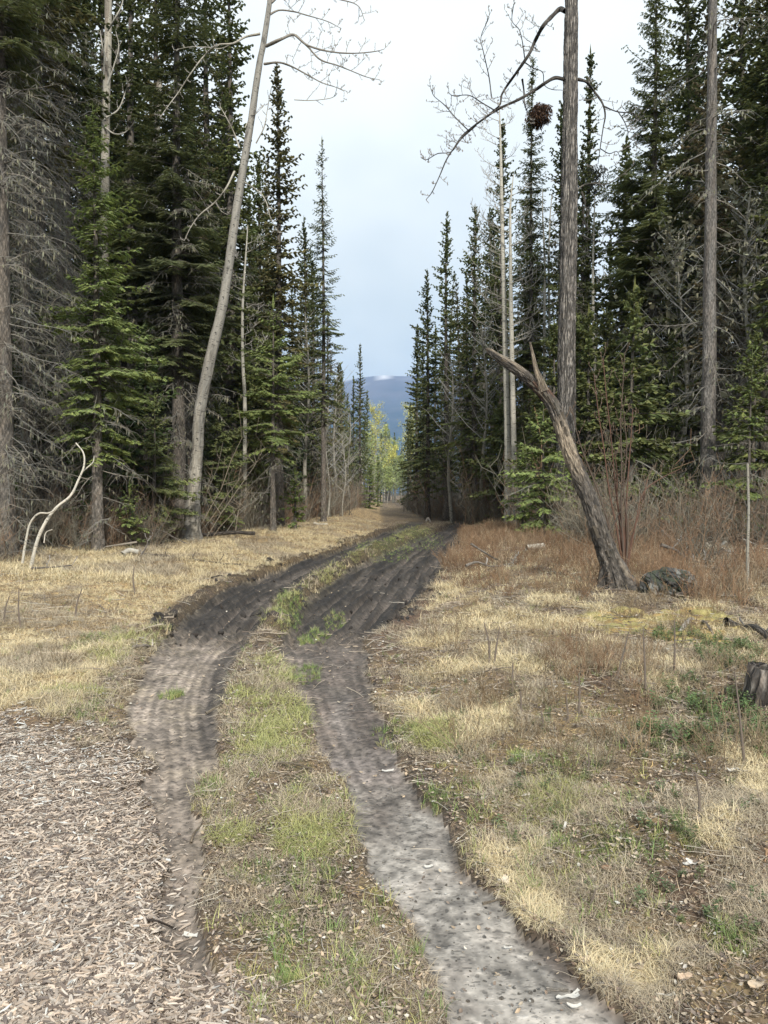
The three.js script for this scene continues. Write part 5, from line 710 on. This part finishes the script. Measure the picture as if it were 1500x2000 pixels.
{
  const r = rng(2024), C = (c, k = 0.2) => tint(c, 1, r, k);
  const STRAW = [0.58, 0.485, 0.3], OLD = [0.36, 0.3, 0.21], GREENC = [0.15, 0.21, 0.06], YG = [0.31, 0.31, 0.12];
  const straw = [], green = [], shrubs = [], brush = [], leaves = [], chips = [], sticks = [], clods = [], moss = [], berry = [], stalks = [];
  // points spread so that near ground gets more of them
  const sample = (n, d0, d1, pow = 1.6) => { const out = []; for (let k = 0; k < n; k++) { const t = r(), d = d0 * Math.pow(d1 / d0, Math.pow(t, 1 / pow) * 0 + t), x = (r() * 2 - 1) * (0.54 * d + 0.3); out.push([x, d]); } return out; };
  for (const [x, d] of sample(150000, 2.1, 42)) {
    const G = groundInfo(x, d), rut = Math.max(G.inL, G.inR); if (G.chips > 0.25) continue;
    const n = fbm(x * 1.9 + 70, d * 1.9, 3), yg = inAny(YELLOWGREEN, x, d), gr = inAny(GREEN, x, d); let p = 0, c = STRAW;
    if (G.left > 0.5 && G.woodL < 0.6) { p = 0.95 * (0.5 + sst(0.3, 0.5, n)) * (1 - 0.6 * sst(1.6, 0, x - poly(WOOD_L, d)) * sst(0.45, 0.6, n)); if (fbm(x * 0.9 + 2, d * 0.9, 3) > 0.54 || r() < 0.12) c = OLD; }
    else if (G.right > 0.4 && G.woodR < 0.7) { p = 0.85 * sst(0.34, 0.56, n) * 1.15 * (1 - 0.7 * inAny(RED, x, d)) * (1 - 0.7 * inAny(BERRY, x, d)) * (1 - inAny(MOSS, x, d)); c = n > 0.52 ? STRAW : OLD; }
    else if (rut < 0.25) { p = (G.mudAll > 0.5 ? 0.4 : 0.3 * sst(2.6, 4.5, d) + 0.2) * sst(0.44, 0.58, n); c = OLD; }
    if (yg > 0.2 && rut < 0.5) { p = Math.max(p, 0.85 * yg * sst(0.3, 0.5, fbm(x * 3.5, d * 3.5, 2))); if (fbm(x * 2.6 + 40, d * 2.6, 2) + (r() - 0.5) * 0.3 > 0.5) c = YG; else if (r() < 0.4) c = OLD; }
    if (gr > 0.3) p *= 0.5; p *= 1 - rut * 0.97;
    if (r() > p) continue;
    straw.push({ p: onGround(x, d), s: (0.75 + r() * 0.6) * (d > 12 ? 1.2 : mix(0.42, 0.85, sst(2, 8, d)) * (yg > 0.2 || G.right > 0.4 ? 1 : 0.8)), turn: r() * 6.283, h: 0.65 + r() * 0.6, c: C(c), g: Math.floor(r() * 4) });
  }
  for (const P of GREEN) { const n = Math.round(clamp(P.rx * P.rd * 1500, 40, 900)); for (let k = 0; k < n; k++) { const a = r() * 6.283, q = Math.sqrt(r()) * 1.15, x = P.x + Math.cos(a) * q * P.rx, d = P.d + Math.sin(a) * q * P.rd; if (fbm(x * 4, d * 4, 2) < 0.36) continue; green.push({ p: onGround(x, d), s: (0.5 + r() * 0.6) * mix(0.75, 1, sst(3, 8, d)), turn: r() * 6.283, c: C(r() < 0.3 ? YG : GREENC, 0.25), g: Math.floor(r() * 3) }); } }
  for (const [x, d] of sample(5000, 2.1, 45)) { const G = groundInfo(x, d); if (G.chips > 0.2 || Math.max(G.inL, G.inR) > 0.3 || G.mudAll > 0.5 && r() < 0.8 || G.woodL > 0.5 || G.woodR > 0.5) continue; if (fbm(x * 1.3 + 8, d * 1.3 + 4, 3) < (G.left > 0.5 ? 0.56 : 0.47)) continue; green.push({ p: onGround(x, d), s: 0.5 + r() * 0.6, turn: r() * 6.283, c: C(r() < 0.5 ? YG : GREENC, 0.25), g: Math.floor(r() * 3) }); }
  // rusty dwarf shrubs of the right slope
  for (const P of RED) { const n = Math.round(clamp(P.rx * P.rd * 45, 30, 260)); for (let k = 0; k < n; k++) { const a = r() * 6.283, q = Math.sqrt(r()) * 1.15, x = P.x + Math.cos(a) * q * P.rx, d = P.d + Math.sin(a) * q * P.rd, G = groundInfo(x, d); if (G.right < 0.5) continue; shrubs.push({ p: onGround(x, d), s: (0.55 + r() * 0.75) * (d > 9 ? 1.15 : 0.75), turn: r() * 6.283, c: C(r() < 0.7 ? [0.21, 0.13, 0.075] : [0.3, 0.225, 0.145], 0.25), g: Math.floor(r() * 3) }); } }
  for (const [x, d] of sample(1300, 4, 34)) { const G = groundInfo(x, d); if (G.right < 0.6 && !(G.left > 0.6 && r() < 0.13)) continue; if (G.woodR > 0.8 || r() > 0.6) continue; shrubs.push({ p: onGround(x, d), s: 0.4 + r() * 0.6, turn: r() * 6.283, c: C([0.22, 0.165, 0.1], 0.25), g: Math.floor(r() * 3) }); }
  // brush along the wood edges and inside
  for (let k = 0; k < 3600; k++) {
    const d = 12.5 * Math.pow(80 / 12.5, r()), sideL = r() < 0.55, e = poly(sideL ? WOOD_L : WOOD_R, d), x = sideL ? e + 0.35 - Math.pow(r(), 1.7) * 11 : e - 0.3 + Math.pow(r(), 1.7) * 11; if (Math.abs(x) > 0.56 * d + 1) continue;
    if (!sideL && d < 14 && x < 5) continue;
    if (fbm(x * 0.7 + 60, d * 0.7, 3) < (sideL ? 0.41 : 0.47)) continue;
    brush.push({ p: onGround(x, d), s: (0.5 + r() * 0.9) * (r() < 0.22 && d > 20 ? 2.2 : 1), turn: r() * 6.283, c: C(r() < 0.35 ? [0.19, 0.125, 0.08] : r() < 0.6 ? [0.21, 0.19, 0.145] : [0.13, 0.115, 0.09], 0.25), g: Math.floor(r() * 4) });
  }
  for (let k = 0; k < 150; k++) { const d = 22 + r() * 16, x = poly(WOOD_L, d) + 0.5 - r() * 1.6; brush.push({ p: onGround(x, d), s: 0.4 + r() * 0.6, turn: r() * 6.283, c: C(r() < 0.6 ? [0.19, 0.115, 0.07] : [0.2, 0.18, 0.14], 0.25), g: Math.floor(r() * 4) }); }
  const fallen = [];
  for (let k = 0; k < 420; k++) { const d = 13 * Math.pow(3.4, r()), L = r() < 0.55, e = poly(L ? WOOD_L : WOOD_R, d), x = L ? e + 0.5 - r() * 3.5 : e - 0.2 + r() * 4.5; fallen.push({ p: onGround(x, d, 0.05 + r() * 0.15), s: 0.5 + r() * 0.8, turn: r() * 6.283, tz: (r() - 0.4) * 0.5, c: C(r() < 0.4 ? [0.34, 0.32, 0.28] : [0.17, 0.15, 0.125], 0.3), g: Math.floor(r() * 3) }); }
  // leaf litter, twigs, clods
  for (const [x, d] of sample(90000, 2.1, 24)) {
    const G = groundInfo(x, d), rut = Math.max(G.inL, G.inR); let p = G.right > 0.5 ? 0.75 : G.left > 0.5 ? 0.2 : 0.7; if (rut > 0.4) p = 0.03; if (G.mudAll > 0.5) p = 0.05; if (G.chips > 0.5) p = 0.12; if (r() > p) continue;
    leaves.push({ p: onGround(x, d, 0.006 + r() * 0.012), s: (0.35 + r() * 0.65) * mix(0.65, 1.1, sst(2, 8, d)), turn: r() * 6.283, tx: (r() - 0.5) * 0.9, tz: (r() - 0.5) * 0.9, c: C(r() < 0.04 ? [0.46, 0.43, 0.38] : r() < 0.45 ? [0.33, 0.27, 0.2] : [0.15, 0.115, 0.09], 0.3), g: Math.floor(r() * 3) });
  }
  for (const [x, d] of sample(40000, 2.1, 30)) {
    const G = groundInfo(x, d), rut = Math.max(G.inL, G.inR); if (rut > 0.3 && r() > (d < 5 ? 0.03 : 0.1)) continue; if (G.mudAll > 0.5 && r() > 0.1) continue; if (G.left > 0.5 && r() > 0.35) continue;
    sticks.push({ p: onGround(x, d, 0.006 + r() * 0.012), s: (0.3 + r() * r() * 1.2) * mix(0.35, 1.4, sst(2, 11, d)), turn: r() * 6.283, tx: (r() - 0.5) * 0.35, tz: (r() - 0.5) * 0.35, c: C(r() < 0.4 ? [0.42, 0.37, 0.3] : [0.16, 0.13, 0.11], 0.3), g: Math.floor(r() * 3) });
  }
  for (const [x, d] of sample(420000, 2.15, 6.2)) {
    if (x > 0) continue; const G = groundInfo(x, d); if (r() > G.chips * (d > 4.6 ? 0.75 : 1)) continue; if (G.inL > 0.4 && r() > mix(0.55, 0.06, sst(2.5, 4.6, d))) continue;
    const white = r() < sst(-1.1, -1.7, x) * sst(3.6, 4.6, d) * 0.2 + 0.04;
    chips.push({ p: onGround(x, d, 0.003 + r() * 0.014), s: 0.11 + Math.pow(r(), 3.4) * 0.72, h: 0.8, turn: r() * 6.283, tx: (r() - 0.5) * 0.6, tz: (r() - 0.5) * 0.6, c: C(white ? [0.5, 0.48, 0.44] : r() < 0.25 ? [0.12, 0.095, 0.08] : r() < 0.5 ? [0.3, 0.25, 0.205] : [0.46, 0.385, 0.315], 0.25), g: Math.floor(r() * 6) });
  }
  for (const [x, d] of sample(24000, 3, 34)) {
    const G = groundInfo(x, d), e = Math.min(Math.abs(Math.abs(G.lt) - 1.15), Math.abs(Math.abs(G.rt) - 1.15)); let p = e < 0.22 ? 0.5 * mix(0.6, 1, G.churn) * sst(0.45, 0.6, fbm(x * 1.2 + 5, d * 1.2, 2)) : 0; p = Math.max(p, G.mudAll * 0.05); if (Math.abs(x) > 5 || r() > p) continue;
    clods.push({ p: onGround(x, d), s: (0.2 + r() * r() * 1.1) * (d > 9 ? 1.1 : 0.4), turn: r() * 6.283, tx: r() * 3, c: C(d > 8.5 ? [0.062, 0.053, 0.047] : [0.12, 0.1, 0.088], 0.25), g: Math.floor(r() * 2) });
  }
  for (const [x, d] of sample(14000, 2.1, 8)) { const G = groundInfo(x, d), rut = Math.max(G.inL, G.inR); if (rut < 0.5 || Math.abs(x) > 3 || r() > 0.4) continue; clods.push({ p: onGround(x, d), s: 0.025 + Math.pow(r(), 4) * 0.13, turn: r() * 6.283, tx: r() * 3, c: C(r() < 0.12 ? [0.17, 0.15, 0.13] : [0.38, 0.355, 0.32], 0.3), g: Math.floor(r() * 2) }); }
  for (const P of MOSS) for (let k = 0; k < 200; k++) { const a = r() * 6.283, q = Math.sqrt(r()) * 1.2, x = P.x + Math.cos(a) * q * P.rx, d = P.d + Math.sin(a) * q * P.rd; moss.push({ p: onGround(x, d, -0.03), s: 0.4 + r() * 0.9, turn: r() * 6.283, c: C(r() < 0.5 ? [0.25, 0.21, 0.075] : [0.26, 0.185, 0.07], 0.25) }); }
  for (const P of BERRY) { const n = clamp(P.rx * P.rd * 520, 40, 520); for (let k = 0; k < n; k++) { const a = r() * 6.283, q = Math.sqrt(r()) * 1.2, x = P.x + Math.cos(a) * q * P.rx, d = P.d + Math.sin(a) * q * P.rd; if (fbm(x * 3, d * 3, 2) < 0.4) continue; berry.push({ p: onGround(x, d), s: 0.6 + r() * 0.7, turn: r() * 6.283, c: C([0.085, 0.13, 0.045], 0.3), g: Math.floor(r() * 2) }); } }
  for (const [x, d] of sample(900, 2.1, 9)) { const G = groundInfo(x, d); if (G.right < 0.6 || fbm(x * 1.5 + 20, d * 1.5, 3) < 0.53) continue; berry.push({ p: onGround(x, d), s: 0.35 + r() * 0.45, turn: r() * 6.283, c: C([0.09, 0.12, 0.05], 0.3), g: Math.floor(r() * 2) }); }

  const leafGeo = (seed, l, w) => { const g = new GB(), q = rng(seed), one = [1, 1, 1], P = []; for (let j = 0; j <= 3; j++) for (const s of [-1, 0, 1]) { const t = j / 3, hw = w * Math.sin(0.25 + t * 2.6) * (0.8 + q() * 0.4); P.push(V(s * hw, Math.abs(s) * 0.35 * w * (0.6 + q()) + (t - 0.5) * (t - 0.5) * l * 0.5, (t - 0.5) * l)); } for (let j = 0; j < 3; j++) for (let s = 0; s < 2; s++) { const e = j * 3 + s; g.tri(P[e], P[e + 1], P[e + 4], one); g.tri(P[e], P[e + 4], P[e + 3], one); } return g.geo(); };
  const chipGeo = (seed) => { const q = rng(seed), l = 0.028 + q() * 0.055, w = 0.0025 + q() * 0.0055, h = 0.0015 + q() * 0.002, g = new THREE.BoxGeometry(l, h * 2, w * 2, 3, 1, 1), P = g.attributes.position, bend = (q() - 0.5) * 0.35, tw = (q() - 0.5) * 1.2, C2 = new Float32Array(P.count * 3).fill(1); for (let k = 0; k < P.count; k++) { const x = P.getX(k), t = x / l, n = 1 - Math.abs(t) * 0.9, y = P.getY(k) + bend * x * x / l * 2.2, z = P.getZ(k) * n; P.setXYZ(k, x, y + z * Math.sin(tw * t) + h, z * Math.cos(tw * t) + bend * 0.4 * x * t); } g.setAttribute('color', new THREE.BufferAttribute(C2, 3)); g.computeVertexNormals(); return g; };
  const stickGeo = (seed) => { const g = new GB(), q = rng(seed), l = 0.07 + q() * 0.1, P = [V(-l, 0, 0)]; for (let j = 1; j <= 4; j++) P.push(V(-l + j * l / 2, (q() - 0.4) * 0.012, (q() - 0.5) * 0.04)); g.tube(P, [0.0032, 0.0016], 4, [1, 1, 1]); return g.geo(); };
  const clodGeo = (seed) => { const g = new THREE.IcosahedronGeometry(0.05, 3), P = g.attributes.position, C2 = new Float32Array(P.count * 3).fill(1); for (let k = 0; k < P.count; k++) { const v = V().fromBufferAttribute(P, k), s = 0.6 + 0.9 * fbm(v.x * 22 + seed, v.y * 22 + v.z * 17, 3); P.setXYZ(k, v.x * s, v.y * s * 0.65, v.z * s * 1.15); } g.setAttribute('color', new THREE.BufferAttribute(C2, 3)); g.computeVertexNormals(); return g; };
  const mossGeo = () => { const g = new THREE.SphereGeometry(0.09, 14, 8), P = g.attributes.position, C2 = new Float32Array(P.count * 3); for (let k = 0; k < P.count; k++) { const v = V().fromBufferAttribute(P, k), s = 0.8 + 0.5 * fbm(v.x * 40 + v.y * 20, v.z * 40, 3); P.setXYZ(k, v.x * s, v.y * s * 0.5, v.z * s); const t = 0.7 + 0.6 * vn(v.x * 90, v.z * 90 + v.y * 50); C2.set([t, t, t], k * 3); } g.setAttribute('color', new THREE.BufferAttribute(C2, 3)); g.computeVertexNormals(); return g; };
  const berryGeo = (seed) => { const g = new GB(), q = rng(seed); for (let s = 0; s < 6; s++) { const o = V((q() - 0.5) * 0.07, 0, (q() - 0.5) * 0.07), h = 0.04 + q() * 0.06; g.tube([o, V(o.x + (q() - 0.5) * 0.03, h, o.z + (q() - 0.5) * 0.03)], [0.0012, 0.0008], 3, [1.2, 0.9, 0.7]); for (let k = 0; k < 9; k++) { const a = q() * 6.28, y = h * (0.25 + 0.75 * k / 8), l = 0.014 + q() * 0.01, b = V(o.x, y, o.z), e = V(o.x + Math.cos(a) * l, y + (q() - 0.2) * l, o.z + Math.sin(a) * l); g.diamond(b, e, V(-Math.sin(a) * l * 0.35, 0.001, Math.cos(a) * l * 0.35), tint([1, 1, 1], 1, q, 0.25), 0.55); } } return g.geo(); };

  scatter('dry_grass', [1, 2, 3, 4].map((s) => bladeTuft(s, 13, 0.17, 0.0022, 0.09, 1.25)), M.blade, straw, 'dry straw coloured grass on the verges and banks of the trail');
  scatter('green_grass', [5, 6, 7].map((s) => bladeTuft(s, 14, 0.085, 0.002, 0.05, 0.6)), M.blade, green, 'fresh green grass tufts along the trail');
  scatter('dwarf_shrubs', [8, 9, 10].map((s) => twigClump(s, 16, 0.34, 0.0032, 3, 0.2)), M.twig, shrubs, 'rusty brown leafless dwarf shrubs on the right slope');
  scatter('undergrowth', [11, 12, 13, 14].map((s) => twigClump(s, 15, 1.05, 0.0058, 5, 0.7)), M.twig, brush, 'tangled grey brown leafless brush along the forest edges');
  scatter('fallen_twigs', [31, 32, 33].map((s) => { const g = new GB(), q = rng(s); deadBranch(g, V(-0.8, 0.03, 0), 0, 1.7, q, [1, 1, 1], 1.5, 5); return g.geo(); }), M.twig, fallen, 'tangled fallen dead boughs along the forest edges');
  scatter('leaf_litter', [15, 16, 17].map((s) => leafGeo(s, 0.034, 0.011)), M.leaf, leaves, 'dead leaves littering the ground');
  scatter('twig_litter', [18, 19, 20].map(stickGeo), M.twig, sticks, 'short dead twigs littering the ground');
  scatter('wood_chips', [21, 22, 23, 24, 25, 26].map(chipGeo), M.leaf, chips, 'tan wood chips spread over the left foreground');
  scatter('mud_clods', [3, 9].map(clodGeo), M.mud, clods, 'dark clods of mud thrown up along the ruts');
  scatter('moss', [mossGeo()], M.leaf, moss, 'golden moss cushions on the right slope');
  scatter('berry_plants', [27, 28].map(berryGeo), M.leaf, berry, 'low green berry plants on the right slope');
  console.log(JSON.stringify({ straw: straw.length, green: green.length, shrubs: shrubs.length, brush: brush.length, leaves: leaves.length, sticks: sticks.length, chips: chips.length, clods: clods.length, berry: berry.length }));
}

renderer.render(scene, camera);
